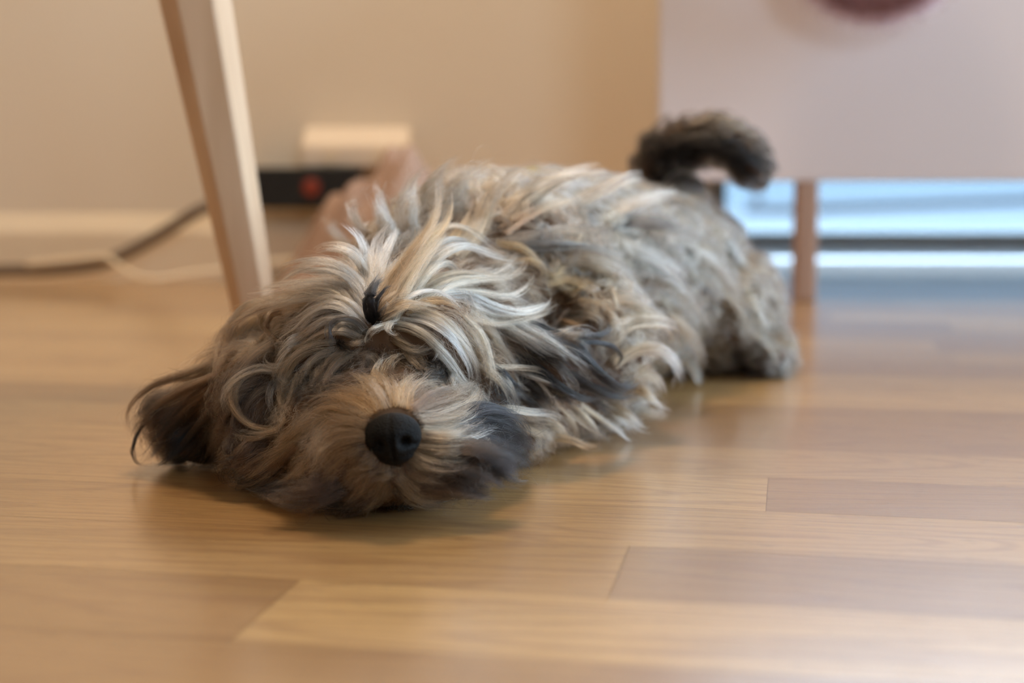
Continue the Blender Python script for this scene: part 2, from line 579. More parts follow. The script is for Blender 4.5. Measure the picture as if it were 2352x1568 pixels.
# cables
def cable(name, pix, rad, mat, label, zmin):
    pts = []
    for (px, py, d) in pix:
        p = P(px, py, d)
        p.z = max(p.z, zmin)
        pts.append(tuple(p))
    c = catmull(pts, 60)
    bm = bmesh.new(); tube(bm, [tuple(q) for q in c], rad, 12)
    return tag(link(name, bm, mat, smooth=True), label, 'cable')


cable('cable_trunk', [(-700, 640, 1.93), (-300, 632, 1.93), (-20, 622, 1.93), (120, 619, 1.93), (220, 608, 1.93), (270, 590, 1.93), (330, 560, 1.93), (400, 518, 1.93), (460, 482, 1.93), (540, 450, 1.94), (600, 434, 1.95)],
      0.0082, M_cable, 'thick grey brown cable running up along the baseboard to the power strip', 0.0085)
cable('thin_cable', [(60, 606, 1.90), (150, 597, 1.90), (240, 590, 1.90), (275, 612, 1.88), (320, 636, 1.86), (370, 640, 1.86), (440, 628, 1.88), (520, 618, 1.9), (640, 600, 1.92), (760, 590, 1.95)],
      0.0034, M_wcable, 'thin white cable curving over the floor behind the table leg', 0.0036)

# crumpled dusty pink cloth lying against the baseboard behind the dog
bm = bmesh.new()
NX, NY = 60, 40
grid = {}
cl0 = (P(880, 500, 1.72).x - .04, 1.70)
for i in range(NX + 1):
    for j in range(NY + 1):
        u, v = i / NX * 2 - 1, j / NY * 2 - 1
        rr = math.sqrt((u * 1.0) ** 2 + v * v)
        h = 0.148 * max(0, 1 - rr ** 4) * (0.45 + 0.55 * min(1, (u + 1) / 1.1))
        h *= 1 + 0.10 * math.sin(9 * u + 4 * v) + 0.08 * math.sin(6 * v - 13 * u + 1.3)
        z = max(0.002, h + 0.004 * math.sin(14 * u) * math.cos(11 * v) + 0.005)
        grid[i, j] = bm.verts.new((cl0[0] + 0.04 + 0.12 * u * (1 + .1 * math.sin(5 * v)), cl0[1] + 0.12 * v * (1 + .1 * math.sin(4 * u)), z))
for i in range(NX):
    for j in range(NY):
        bm.faces.new((grid[i, j], grid[i + 1, j], grid[i + 1, j + 1], grid[i, j + 1]))
o = link('crumpled_cloth', bm, M_cloth, smooth=True)
md = o.modifiers.new('thickness', 'SOLIDIFY'); md.thickness = 0.002; md.offset = 1
tag(o, 'dusty pink cloth crumpled on the floor behind the dog, below the power strip', 'cloth')


# ------------------------------------------------------------------ hair tools
def hair_material(name, rough=0.32, rad_rough=0.35, ior=1.5):
    m = bpy.data.materials.new(name)
    m.use_nodes = True
    nt = m.node_tree
    nt.nodes.clear()
    out = nt.nodes.new('ShaderNodeOutputMaterial')
    h = nt.nodes.new('ShaderNodeBsdfHairPrincipled')
    h.parametrization = 'COLOR'
    h.inputs['Roughness'].default_value = rough
    h.inputs['Radial Roughness'].default_value = rad_rough
    h.inputs['Random Roughness'].default_value = 0.1
    h.inputs['IOR'].default_value = ior
    h.inputs['Coat'].default_value = 0.0
    a = nt.nodes.new('ShaderNodeAttribute')
    a.attribute_name = 'tint'
    hi = nt.nodes.new('ShaderNodeHairInfo')
    hsv = nt.nodes.new('ShaderNodeHueSaturation')
    mr = nt.nodes.new('ShaderNodeMapRange')
    mr.inputs[3].default_value = 0.72
    mr.inputs[4].default_value = 1.22
    nt.links.new(hi.outputs['Random'], mr.inputs[0])
    nt.links.new(mr.outputs[0], hsv.inputs['Value'])
    nt.links.new(a.outputs['Vector'], hsv.inputs['Color'])
    nt.links.new(hsv.outputs[0], h.inputs['Color'])
    nt.links.new(h.outputs[0], out.inputs[0])
    return m


M_fur = hair_material('fur')


def make_hair(name, pos, col, rad, parent, mat=None):
    """pos (N, K, 3), col (N, K, 3), rad (N, K)"""
    N_, K_ = pos.shape[:2]
    hc = bpy.data.hair_curves.new(name)
    hc.add_curves([K_] * N_)
    hc.attributes['position'].data.foreach_set('vector', pos.astype(np.float32).ravel())
    ra = hc.attributes.get('radius') or hc.attributes.new('radius', 'FLOAT', 'POINT')
    ra.data.foreach_set('value', rad.astype(np.float32).ravel())
    ca = hc.attributes.new('tint', 'FLOAT_VECTOR', 'POINT')
    c4 = col
    ca.data.foreach_set('vector', c4.astype(np.float32).ravel())
    hc.materials.append(mat or M_fur)
    o = bpy.data.objects.new(name, hc)
    COL.objects.link(o)
    if parent:
        o.parent = parent
    return o


def frames(g):
    """g (n, K, 3) -> tangents and two side vectors per point"""
    t = np.gradient(g, axis=1)
    t /= np.maximum(np.linalg.norm(t, axis=2, keepdims=True), 1e-9)
    up = np.zeros_like(t); up[..., 2] = 1; up[..., 0] = 0.13
    a = np.cross(t, up); a /= np.maximum(np.linalg.norm(a, axis=2, keepdims=True), 1e-6)
    b = np.cross(t, a)
    return t, a, b


def grow(g, c0, c1, width, ns, clump=0.75, fray=0.25, flat=0.6, radius=5e-5, cvar=0.25, lenvar=0.3, sub=7, subclump=0.7, dark=0.14, tip_at=0.55, fly=0.06):
    """guides g (n,K,3) -> strands; c0 root colour (n,3), c1 tip colour, width (n) of the lock in m.
    A lock falls apart into sub wisps, each wisp closes to its own tip; a few strands fly out of it."""
    n, K_, _ = g.shape
    t, a, b = frames(g)
    s = np.linspace(0, 1, K_)
    def disc(*sh):
        an = rng.uniform(0, 2 * np.pi, sh); rr = np.sqrt(rng.uniform(0, 1, sh))
        return rr * np.cos(an), rr * np.sin(an)
    W = width[:, None]
    cx, cy = disc(n, sub)
    k = rng.integers(0, sub, (n, ns))
    rows = np.arange(n)[:, None]
    lx, ly = disc(n, ns)
    lw = W * 1.5 / math.sqrt(sub)
    # wisps wave with the same wave for all their strands, strands add their own
    wph = rng.uniform(0, 2 * np.pi, (n, sub, 2))[rows, k]; wfq = rng.uniform(0.4, 1.1, (n, sub, 2))[rows, k]
    wam = (rng.uniform(0.3, 1.0, (n, sub)) * fray * W)[rows, k]
    ph = rng.uniform(0, 2 * np.pi, (n, ns, 2)); fq = rng.uniform(0.6, 2.4, (n, ns, 2))
    amp = fray * W * .30 * rng.uniform(0.2, 1.0, (n, ns))
    fl = rng.uniform(0, 1, (n, ns)) < fly
    amp = np.where(fl, W * rng.uniform(.5, 1.3, (n, ns)), amp)
    env = (s ** 1.2)[None, None, :]
    sc = np.clip(subclump + rng.normal(0, .15, (n, ns)), 0, 1) * np.where(fl, .2, 1)
    pm = (1 - clump * s ** 1.6)[None, None, :]
    psub = 1 - sc[..., None] * (s ** 1.1)[None, None, :]
    def off(c, l, j):
        w = amp[..., None] * env * (np.sin(ph[..., j, None] + fq[..., j, None] * 2 * np.pi * s) - np.sin(ph[..., j, None]))
        w2 = wam[..., None] * env * np.sin(wph[..., j, None] + wfq[..., j, None] * 2 * np.pi * s)
        return (c[rows, k] * W)[..., None] * pm + (l * lw)[..., None] * psub + w + w2
    X_ = off(cx, lx, 0)
    Y_ = off(cy, ly, 1) * flat
    # strands and wisps stop at different lengths
    wl = rng.uniform(0, 1, (n, sub))[rows, k]
    lf = 1 - lenvar * (0.6 * wl + 0.4 * rng.uniform(0, 1, (n, ns)) ** 1.5)
    idx = s[None, None, :] * lf[..., None] * (K_ - 1)
    i0 = np.clip(idx.astype(int), 0, K_ - 2)
    fr_ = (idx - i0)[..., None]
    gi = np.arange(n)[:, None, None]
    base = g[gi, i0] * (1 - fr_) + g[gi, i0 + 1] * fr_
    A = a[gi, i0]; B = b[gi, i0]
    pos = base + A * X_[..., None] + B * Y_[..., None]
    # colour along the strand; sable coat: some wisps and strands are dark towards the tip
    m = np.clip((s[None, None, :] - tip_at + rng.normal(0, 0.15, (n, ns))[..., None]) / 0.35, 0, 1)[..., None]
    col = c0[:, None, None, :] * (1 - m) + c1[:, None, None, :] * m
    dk = (rng.uniform(0, 1, (n, sub))[rows, k] < dark) | (rng.uniform(0, 1, (n, ns)) < dark)
    dkf = np.where(dk, rng.uniform(.2, .6, (n, ns)), 1)[..., None, None]
    col = col * (1 - (1 - dkf) * np.clip(s * 2, 0.3, 1)[None, None, :, None])
    col = col * (1 + rng.normal(0, cvar, (n, sub))[rows, k] + rng.normal(0, cvar, (n, ns)))[..., None, None]
    rad = radius * (1 - 0.8 * s ** 2)[None, None, :] * rng.uniform(0.7, 1.25, (n, ns))[..., None]
    rad = np.broadcast_to(rad, pos.shape[:3])
    pos = pos.reshape(n * ns, K_, 3)
    # hair that reaches the floor piles up on it
    fz = 0.0006 + 0.0045 * rng.random((n * ns, 1)) ** 1.6
    pos[..., 2] = np.where(pos[..., 2] < fz, fz + (pos[..., 2] - fz) * 0.04, pos[..., 2])
    pos[..., 2] = np.maximum(pos[..., 2], .0003)
    return pos, np.clip(col.reshape(n * ns, K_, 3), 0.003, 0.9), rad.reshape(n * ns, K_)


# ------------------------------------------------------------------ the dog: one continuous body
dog = empty('dog', (0.03, 0.95, 0))
tag(dog, 'shaggy tan and grey puppy lying asleep with its chin on the wooden floor', 'dog')
ORG = Vector(dog.location)


def ell(bm, c, r, rz=0.0, ry=0.0, rx=0.0):
    m = Matrix.Translation(Vector(c)) @ Matrix.Rotation(rz, 4, 'Z') @ Matrix.Rotation(ry, 4, 'Y') @ Matrix.Rotation(rx, 4, 'X') @ Matrix.Diagonal((r[0], r[1], r[2], 1))
    bmesh.ops.create_icosphere(bm, subdivisions=4, radius=1, matrix=m)


def capsule(bm, p, q, r0, r1, n=9):
    p, q = Vector(p), Vector(q)
    for i in range(n):
        t = i / (n - 1)
        rr = r0 + (r1 - r0) * t
        ell(bm, p.lerp(q, t), (rr, rr, rr))


bm = bmesh.new()
# head
ell(bm, P(872, 800, .785), (.057, .056, .042))                      # skull
ell(bm, P(760, 800, .775), (.030, .038, .030))                      # brow, dog's right
ell(bm, P(985, 790, .775), (.030, .038, .030))                      # brow, dog's left
ell(bm, P(875, 985, .735), (.052, .044, .036))                      # cheeks
ell(bm, P(893, 1000, .700), (.026, .040, .026), rx=-.1)             # muzzle
ell(bm, P(820, 1055, .700), (.027, .030, .019))                     # lip
ell(bm, P(985, 1055, .700), (.027, .030, .019))
ell(bm, P(890, 1085, .725), (.040, .044, .014))                     # lower jaw
ell(bm, P(600, 935, .775), (.026, .034, .034))
ell(bm, P(1065, 900, .785), (.030, .034, .034))
ell(bm, P(610, 1030, .755), (.020, .03, .016))
# ears
capsule(bm, P(590, 800, .80), P(430, 970, .80), .015, .013)
ell(bm, P(430, 990, .80), (.024, .018, .014), ry=.7)
capsule(bm, P(1090, 700, .80), P(1250, 840, .80), .016, .012)
ell(bm, P(1260, 845, .80), (.024, .016, .014), ry=-.7 + math.pi)
# neck and trunk
capsule(bm, P(940, 760, .84), (-.022, .92, .085), .050, .066)
capsule(bm, (-.018, .93, .082), (.050, 1.05, .080), .070, .070)
capsule(bm, (.050, 1.05, .080), (.128, 1.19, .068), .070, .062)
ell(bm, (-.075, .925, .062), (.034, .050, .046))                    # shoulders
ell(bm, (.045, .905, .052), (.036, .050, .044))
ell(bm, (.168, 1.165, .048), (.040, .060, .044), rz=-.4)            # thighs
ell(bm, (.065, 1.20, .045), (.040, .060, .042))
# fore legs stretched out beside the head, hind feet
capsule(bm, (.058, .915, .026), (.010, .822, .017), .021, .015)
ell(bm, (.004, .810, .015), (.016, .022, .013))
capsule(bm, (-.095, .91, .026), (-.088, .83, .017), .021, .015)
capsule(bm, (.19, 1.17, .022), (.198, 1.13, .016), .020, .015)
# tail curled up over the rump
tail_pts = [P(1545, 470, 1.235), P(1520, 400, 1.235), P(1545, 345, 1.225), P(1610, 322, 1.215), P(1685, 335, 1.205), P(1725, 380, 1.20)]
tc_ = catmull([tuple(p) for p in tail_pts], 26)
for i, p in enumerate(tc_):
    r_ = .020 - .008 * i / 25
    ell(bm, p, (r_, r_, r_))
me = bpy.data.meshes.new('body')
bm.to_mesh(me); bm.free()
tmp = bpy.data.objects.new('body_tmp', me)
COL.objects.link(tmp)
md = tmp.modifiers.new('r', 'REMESH'); md.mode = 'VOXEL'; md.voxel_size = 0.0028
md = tmp.modifiers.new('s', 'SMOOTH'); md.iterations = 10; md.factor = 0.6
dg = bpy.context.evaluated_depsgraph_get()
body_me = bpy.data.meshes.new_from_object(tmp.evaluated_get(dg))
bpy.data.objects.remove(tmp)
co = np.empty(len(body_me.vertices) * 3, np.float32)
body_me.vertices.foreach_get('co', co)
co = co.reshape(-1, 3)
co[:, 2] = np.maximum(co[:, 2], 0.0015)
polys = [tuple(p.vertices) for p in body_me.polygons]
bvh = BVHTree.FromPolygons([tuple(c) for c in co], polys)
co_l = co - np.array(ORG, np.float32)
body_me.vertices.foreach_set('co', co_l.ravel())
body_me.update()
body = link('body', body_me, M_skin, dog, smooth=True)

# nose
nc = P(903, 1006, .662)
bm = bmesh.new()
bmesh.ops.create_uvsphere(bm, u_segments=64, v_segments=48, radius=1)
for v in bm.verts:
    x, y, z = v.co
    # heart shaped: broad above, narrow below; the front flattened
    wdt = 1.0 + 0.10 * z - 0.10 * max(0, -z) ** 2
    y2 = y if y > 0 else -(abs(y) ** 1.25)
    d = 0
    for sx_ in (-1, 1):
        dd = ((x - sx_ * .44) / .20) ** 2 + ((z + .08) / .24) ** 2
        if y < 0:
            d += .50 * math.exp(-dd * 1.4)
            # comma slit to the side
            dd = ((x - sx_ * .70) / .22) ** 2 + ((z + .22) / .10) ** 2
            d += .25 * math.exp(-dd * 1.4)
    g_ = .16 * math.exp(-(x / .05) ** 2) * (1 if z < .1 else .4) if y < 0 else 0
    v.co = Vector((x * wdt * .0130, y2 * .0105 + (d + g_) * .010, z * .0116 - .001 * (1 if z < -.7 else 0)))
    v.co = Matrix.Rotation(math.radians(-6), 3, 'Y') @ v.co
nose = link('nose', bm, M_nose, dog, smooth=True)
nose.location = nc - ORG
# ------------------------------------------------------------------ fur, lock by lock
C = {'W': (232, 218, 204), 'C': (194, 170, 143), 'T': (160, 128, 98), 'O': (158, 116, 78), 'B': (88, 67, 51), 'N': (120, 97, 75),
     'D': (50, 38, 30), 'K': (14, 14, 17), 'G': (138, 130, 119), 'L': (186, 175, 160), 'S': (78, 71, 65)}
C = {k: np.array(lin(v)) for k, v in C.items()}
# zone, root colour, tip colour, half width mm, strands, lift mm (mid, tip), photograph points from root to tip
G = []


def g(zone, c0, c1, w, ns, lift, *pts, **kw):
    G.append((zone, c0, c1, w, ns, lift, pts, kw))


# blaze over the forehead, rising and falling apart
g('head', 'W', 'W', 5, 150, (7, 14), (856, 680), (852, 630), (846, 590), (832, 555), (806, 525), (780, 508))
g('head', 'W', 'W', 5, 150, (7, 13), (858, 670), (858, 620), (860, 580), (868, 545), (884, 520), (898, 508))
g('head', 'W', 'C', 5, 130, (7, 10), (852, 680), (838, 635), (822, 600), (800, 578), (770, 560), (745, 570))
g('head', 'W', 'L', 4, 90, (7, 15), (852, 650), (846, 600), (836, 560), (822, 530), (800, 508))
g('head', 'W', 'W', 4, 100, (6, 12), (862, 660), (872, 610), (888, 570), (905, 540), (915, 520))
g('head', 'C', 'W', 5, 110, (5, 8), (850, 640), (820, 590), (790, 570), (750, 566), (715, 580))
# crown swept to the left of the picture
g('head', 'W', 'S', 4, 140, (8, 12), (850, 700), (822, 645), (780, 612), (725, 600), (670, 606), (630, 622))
g('head', 'W', 'G', 4, 140, (8, 10), (846, 705), (815, 655), (775, 628), (720, 618), (672, 630), (640, 652))
g('head', 'W', 'C', 5, 150, (8, 10), (842, 722), (810, 675), (762, 652), (700, 650), (625, 658), (554, 664))
g('head', 'C', 'N', 5, 150, (7, 9), (838, 730), (800, 690), (760, 668), (690, 668), (612, 684), (545, 706))
g('head', 'C', 'B', 5, 150, (7, 8), (832, 738), (790, 702), (740, 682), (662, 692), (590, 712), (536, 748), (516, 800))
g('head', 'T', 'T', 4, 90, (5, 6), (800, 720), (760, 690), (700, 690), (650, 702), (600, 728))
g('head', 'G', 'S', 3, 70, (9, 10), (815, 650), (772, 622), (722, 622), (682, 622), (650, 636))
g('head', 'W', 'N', 4, 90, (6, 8), (800, 620), (750, 600), (700, 610), (655, 640), (600, 665))
g('head', 'O', 'N', 4, 90, (4, 5), (790, 700), (740, 684), (690, 694), (640, 716))
# second tier, pale bulge over the brow
g('head', 'W', 'C', 5, 150, (10, 10), (842, 752), (806, 706), (764, 690), (722, 702), (690, 726), (652, 756))
g('head', 'W', 'C', 5, 150, (9, 9), (838, 760), (796, 718), (748, 708), (706, 730), (682, 758), (640, 786))
g('head', 'W', 'N', 4, 110, (8, 8), (830, 765), (790, 736), (748, 736), (710, 760), (680, 784), (640, 800))
g('head', 'C', 'N', 4, 100, (8, 8), (825, 775), (790, 760), (750, 762), (715, 780), (680, 800))
g('head', 'N', 'G', 4, 90, (9, 9), (690, 690), (640, 690), (606, 706), (602, 734), (620, 762), (652, 780), (690, 788), (720, 775))
g('head', 'B', 'G', 3, 70, (8, 8), (670, 720), (630, 716), (612, 745), (630, 775), (668, 796), (720, 796), (752, 770))
g('head', 'N', 'G', 3, 60, (8, 10), (660, 760), (635, 765), (616, 785), (612, 810), (630, 832))
g('head', 'W', 'G', 3, 50, (9, 11), (700, 770), (668, 782), (645, 808), (632, 850))
# left sheets of hair that lie over the ear
g('ear', 'N', 'B', 5, 150, (5, 5), (620, 690), (560, 706), (530, 752), (516, 812), (506, 876))
g('ear', 'N', 'D', 6, 160, (5, 5), (650, 712), (590, 742), (546, 796), (516, 860), (500, 930))
g('ear', 'T', 'B', 5, 150, (5, 5), (650, 750), (604, 780), (560, 826), (522, 890), (498, 960), (490, 1030))
g('ear', 'N', 'D', 6, 160, (4, 4), (640, 790), (586, 822), (540, 876), (508, 956), (490, 1060))
g('ear', 'O', 'B', 4, 90, (4, 4), (600, 720), (560, 760), (530, 820), (510, 880))
g('ear', 'B', 'D', 5, 120, (4, 4), (620, 830), (570, 870), (530, 930), (506, 1000), (498, 1070))
# tan locks hanging over the brow and the cheek at left
g('head', 'C', 'T', 5, 150, (9, 9), (772, 792), (716, 800), (676, 826), (656, 872), (650, 915), (655, 950))
g('head', 'C', 'N', 4, 110, (8, 8), (780, 800), (730, 816), (698, 850), (684, 890), (668, 930), (655, 952))
g('head', 'N', 'N', 4, 100, (7, 7), (800, 800), (760, 825), (732, 856), (716, 890))
g('head', 'T', 'B', 4, 90, (7, 7), (820, 800), (780, 830), (755, 862), (744, 895))
g('head', 'N', 'T', 4, 90, (8, 8), (740, 790), (690, 800), (650, 826), (634, 860), (628, 900))
g('head', 'W', 'L', 2.5, 60, (11, 12), (720, 800), (676, 822), (645, 838), (615, 836), (608, 818), (622, 806))
g('head', 'W', 'W', 2, 50, (12, 13), (690, 780), (664, 800), (640, 830), (630, 862))
g('head', 'C', 'C', 3.5, 110, (9, 9), (690, 830), (640, 846), (590, 846), (545, 866), (516, 900), (515, 932), (532, 964))
g('head', 'T', 'T', 3, 90, (7, 8), (640, 850), (580, 856), (545, 880), (534, 915), (545, 948), (572, 975), (622, 986), (662, 966), (678, 945))
g('head', 'W', 'C', 2.5, 60, (8, 9), (650, 860), (628, 885), (620, 915), (622, 940), (632, 960))
g('head', 'T', 'N', 4, 90, (6, 6), (680, 860), (660, 900), (640, 950), (620, 990))
g('head', 'N', 'D', 4, 90, (5, 5), (640, 880), (590, 900), (560, 940), (550, 990))
g('head', 'B', 'D', 5, 100, (4, 4), (600, 880), (560, 920), (535, 980), (530, 1040))
g('head', 'T', 'C', 2.5, 60, (9, 9), (660, 960), (640, 985), (600, 994), (556, 990))
g('head', 'N', 'N', 3, 70, (7, 7), (640, 985), (590, 1006), (550, 1005), (508, 992))
# the parting: black tuft and the black curl
g('head', 'K', 'K', 3.0, 200, (17, 24), (862, 748), (850, 715), (848, 682), (862, 650), (886, 624), dark=0)
g('head', 'K', 'K', 2.2, 110, (16, 24), (862, 740), (862, 700), (880, 664), (905, 652))
g('head', 'K', 'S', 1.8, 60, (12, 15), (866, 742), (876, 718), (888, 700), (880, 690))
g('head', 'S', 'K', 2.4, 130, (16, 16), (846, 770), (815, 736), (782, 730), (758, 748), (758, 778), (770, 800))
g('head', 'G', 'S', 2.5, 60, (11, 11), (840, 775), (812, 748), (786, 744), (768, 760), (766, 785))
g('head', 'K', 'K', 2.5, 50, (6, 6), (775, 780), (785, 795), (800, 805), (812, 820))
g('head', 'N', 'N', 4, 90, (8, 8), (835, 770), (820, 785), (800, 790), (780, 785))
g('head', 'C', 'C', 2.6, 90, (12, 13), (900, 745), (880, 748), (858, 758), (844, 778), (846, 792))
g('head', 'L', 'L', 2.0, 70, (13, 14), (915, 735), (898, 742), (892, 758), (902, 768), (925, 768))
# inner face, between and around the eyes
g('head', 'B', 'D', 4, 90, (4, 4), (850, 800), (845, 830), (830, 858), (800, 876))
g('head', 'B', 'D', 4, 90, (4, 4), (880, 800), (890, 830), (900, 860), (930, 880))
g('head', 'N', 'B', 4, 90, (4, 5), (870, 850), (860, 830), (840, 815), (810, 820))
g('head', 'O', 'N', 4, 100, (4, 5), (880, 870), (890, 840), (910, 820), (940, 815))
g('head', 'D', 'K', 4, 100, (3, 3), (770, 850), (740, 862), (712, 880), (684, 905))
g('head', 'D', 'K', 4, 100, (3, 3), (790, 866), (760, 880), (730, 890), (700, 900))
g('head', 'D', 'K', 4, 100, (3, 3), (800, 840), (770, 850), (740, 870))
g('head', 'D', 'K', 4, 100, (3, 3), (950, 830), (972, 850), (990, 872), (1004, 895))
g('head', 'D', 'K', 3, 80, (3, 3), (985, 800), (1005, 830), (1014, 860), (1010, 885))
g('head', 'D', 'K', 3, 80, (3, 3), (1000, 790), (1020, 815), (1030, 845), (1036, 870))
g('head', 'O', 'T', 3, 60, (8, 9), (880, 905), (868, 880), (862, 850), (880, 825), (905, 818))
g('head', 'T', 'T', 2, 40, (9, 10), (845, 900), (835, 875), (812, 856), (790, 850))
for (x_, y_) in ((735, 880), (715, 890), (755, 872), (700, 900), (1000, 868), (985, 855), (1015, 850), (1030, 868)):
    g('head', 'K', 'K', 4, 110, (5, 6), (x_, y_ - 26), (x_ - 6, y_ - 8), (x_ - 16, y_ + 10), (x_ - 30, y_ + 24))
# right brow, pale twisted locks
g('head', 'C', 'L', 4, 150, (13, 13), (905, 745), (945, 750), (984, 772), (1014, 804), (1044, 845), (1072, 884), (1090, 902))
g('head', 'W', 'W', 3.5, 140, (14, 14), (930, 730), (980, 738), (1028, 766), (1062, 812), (1082, 858), (1078, 892))
g('head', 'C', 'C', 4, 130, (12, 12), (955, 716), (1010, 730), (1060, 776), (1088, 828), (1094, 872))
g('head', 'T', 'C', 3.5, 100, (9, 9), (895, 760), (922, 785), (958, 800), (995, 792), (1018, 775))
g('head', 'N', 'S', 2, 50, (9, 9), (900, 775), (930, 800), (970, 812), (1010, 800))
g('head', 'T', 'T', 3, 80, (8, 8), (930, 790), (945, 820), (968, 845), (998, 862))
g('head', 'C', 'C', 3, 90, (11, 10), (1000, 800), (1030, 835), (1050, 868), (1075, 888), (1095, 900))
g('head', 'L', 'L', 2, 60, (12, 11), (1010, 835), (1035, 855), (1040, 880), (1058, 900), (1085, 908))
g('head', 'W', 'W', 1.4, 40, (14, 14), (1015, 780), (1010, 800), (1002, 820), (990, 835))
g('head', 'T', 'N', 4, 90, (6, 6), (1000, 860), (1020, 895), (1050, 915), (1080, 920))
g('head', 'C', 'C', 3, 60, (6, 7), (975, 880), (1000, 892), (1020, 905), (1040, 925))
# tall tan tuft and the crown swept to the right of the picture
g('head', 'T', 'T', 8, 330, (10, 16), (875, 720), (905, 648), (950, 580), (992, 520), (1010, 460), (1003, 402), fray=.25, clump=.8)
g('head', 'T', 'O', 7, 260, (10, 15), (885, 710), (920, 640), (972, 570), (1018, 516), (1032, 470), (1026, 425), fray=.25, clump=.8)
g('head', 'T', 'T', 7, 220, (9, 12), (880, 740), (905, 680), (940, 620), (985, 560), (1020, 525))
g('head', 'O', 'D', 4, 130, (10, 12), (1000, 590), (1040, 545), (1070, 505), (1080, 470), (1078, 440))
g('head', 'T', 'N', 4, 130, (10, 12), (1020, 590), (1065, 545), (1094, 505), (1102, 470), (1094, 438))
g('head', 'T', 'C', 4, 100, (9, 12), (1040, 590), (1090, 550), (1112, 500), (1108, 455), (1092, 430))
g('head', 'C', 'G', 3.5, 120, (13, 12), (925, 620), (980, 545), (1030, 518), (1080, 528), (1126, 560), (1172, 588))
g('head', 'G', 'S', 3.5, 110, (12, 12), (935, 640), (990, 575), (1040, 548), (1084, 562), (1112, 590), (1120, 622))
g('head', 'G', 'L', 3.5, 110, (12, 12), (940, 660), (1000, 596), (1056, 566), (1105, 575), (1150, 590), (1182, 588))
g('head', 'C', 'G', 3.5, 120, (12, 12), (935, 690), (985, 620), (1020, 602), (1045, 622), (1040, 655), (1022, 684))
g('head', 'T', 'G', 4, 120, (11, 10), (950, 680), (1010, 640), (1070, 628), (1125, 636), (1170, 612), (1190, 580))
g('head', 'C', 'N', 4, 130, (11, 10), (960, 690), (1030, 655), (1100, 640), (1160, 640), (1202, 618), (1214, 580))
g('head', 'C', 'C', 4, 130, (11, 10), (970, 700), (1040, 672), (1110, 676), (1170, 684), (1210, 660), (1224, 628))
g('head', 'W', 'C', 4, 130, (11, 10), (1010, 680), (1070, 676), (1125, 700), (1190, 716), (1246, 700), (1262, 676))
g('head', 'C', 'N', 4, 140, (10, 10), (1020, 690), (1080, 706), (1140, 732), (1205, 728), (1256, 712), (1284, 690))
g('head', 'T', 'C', 4, 120, (9, 9), (1010, 700), (1070, 724), (1130, 744), (1190, 738), (1240, 722))
g('head', 'W', 'W', 2.2, 80, (14, 14), (905, 735), (925, 696), (960, 672), (1000, 668), (1036, 684), (1062, 712))
g('head', 'O', 'B', 4, 110, (9, 9), (930, 720), (970, 694), (1020, 690), (1062, 714), (1090, 756))
g('head', 'D', 'K', 1.2, 35, (14, 13), (1000, 660), (1040, 652), (1070, 674), (1084, 702), (1076, 726))
g('head', 'T', 'C', 5, 140, (9, 9), (880, 745), (900, 720), (930, 700), (980, 705), (1030, 725))
g('head', 'T', 'T', 5, 150, (8, 8), (875, 735), (890, 700), (920, 670), (960, 655))
g('head', 'T', 'O', 5, 130, (7, 8), (900, 700), (940, 660), (985, 635), (1035, 640))
# left side of the picture's right ear, and that ear itself
g('ear', 'T', 'N', 5, 130, (7, 7), (1060, 730), (1100, 770), (1120, 820), (1130, 870), (1128, 920))
g('ear', 'T', 'T', 5, 130, (7, 7), (1080, 720), (1125, 760), (1155, 800), (1180, 840), (1185, 880))
g('ear', 'C', 'W', 5, 150, (9, 8), (1100, 715), (1165, 748), (1220, 782), (1262, 812), (1298, 826))
g('ear', 'L', 'W', 5, 150, (9, 8), (1130, 720), (1195, 750), (1250, 782), (1290, 812), (1312, 842))
g('ear', 'G', 'S', 5, 140, (8, 8), (1150, 726), (1220, 756), (1280, 792), (1330, 838), (1370, 880))
g('ear', 'K', 'K', 5, 340, (12, 12), (1200, 745), (1270, 770), (1330, 806), (1376, 852), (1420, 888), (1450, 880), (1455, 862))
g('ear', 'K', 'K', 5, 340, (11, 11), (1200, 780), (1260, 820), (1320, 868), (1380, 900), (1430, 906), (1454, 882))
g('ear', 'K', 'K', 4, 240, (10, 10), (1190, 810), (1240, 850), (1290, 890), (1340, 915), (1390, 912))
g('ear', 'K', 'K', 5, 240, (8, 8), (1180, 830), (1210, 870), (1240, 910), (1270, 935))
g('ear', 'K', 'K', 5, 240, (8, 8), (1210, 830), (1250, 870), (1290, 910), (1320, 940))
g('ear', 'K', 'K', 4, 200, (8, 8), (1150, 850), (1180, 890), (1220, 925), (1250, 935))
g('ear', 'K', 'K', 2.0, 150, (12, 14), (1330, 790), (1370, 786), (1410, 796), (1428, 820), (1416, 842), (1390, 842))
g('ear', 'K', 'K', 2.5, 160, (14, 16), (1310, 780), (1350, 770), (1385, 768), (1402, 752), (1392, 738))
g('ear', 'C', 'C', 3, 100, (10, 10), (1090, 828), (1140, 842), (1200, 845), (1250, 852), (1272, 872))
g('ear', 'T', 'N', 4, 100, (8, 8), (1090, 800), (1110, 840), (1145, 870), (1168, 910), (1165, 935))
g('ear', 'C', 'L', 2.5, 60, (9, 9), (1200, 850), (1235, 872), (1258, 900), (1272, 935))
g('ear', 'C', 'N', 2.5, 60, (9, 9), (1140, 850), (1170, 880), (1185, 915), (1180, 940))
g('ear', 'L', 'G', 2.5, 60, (9, 9), (1180, 850), (1225, 866), (1262, 880), (1300, 905))
g('head', 'N', 'D', 5, 110, (5, 5), (1040, 760), (1070, 810), (1090, 860), (1100, 900))
g('head', 'T', 'B', 5, 110, (6, 6), (1050, 740), (1090, 790), (1110, 840), (1110, 890))
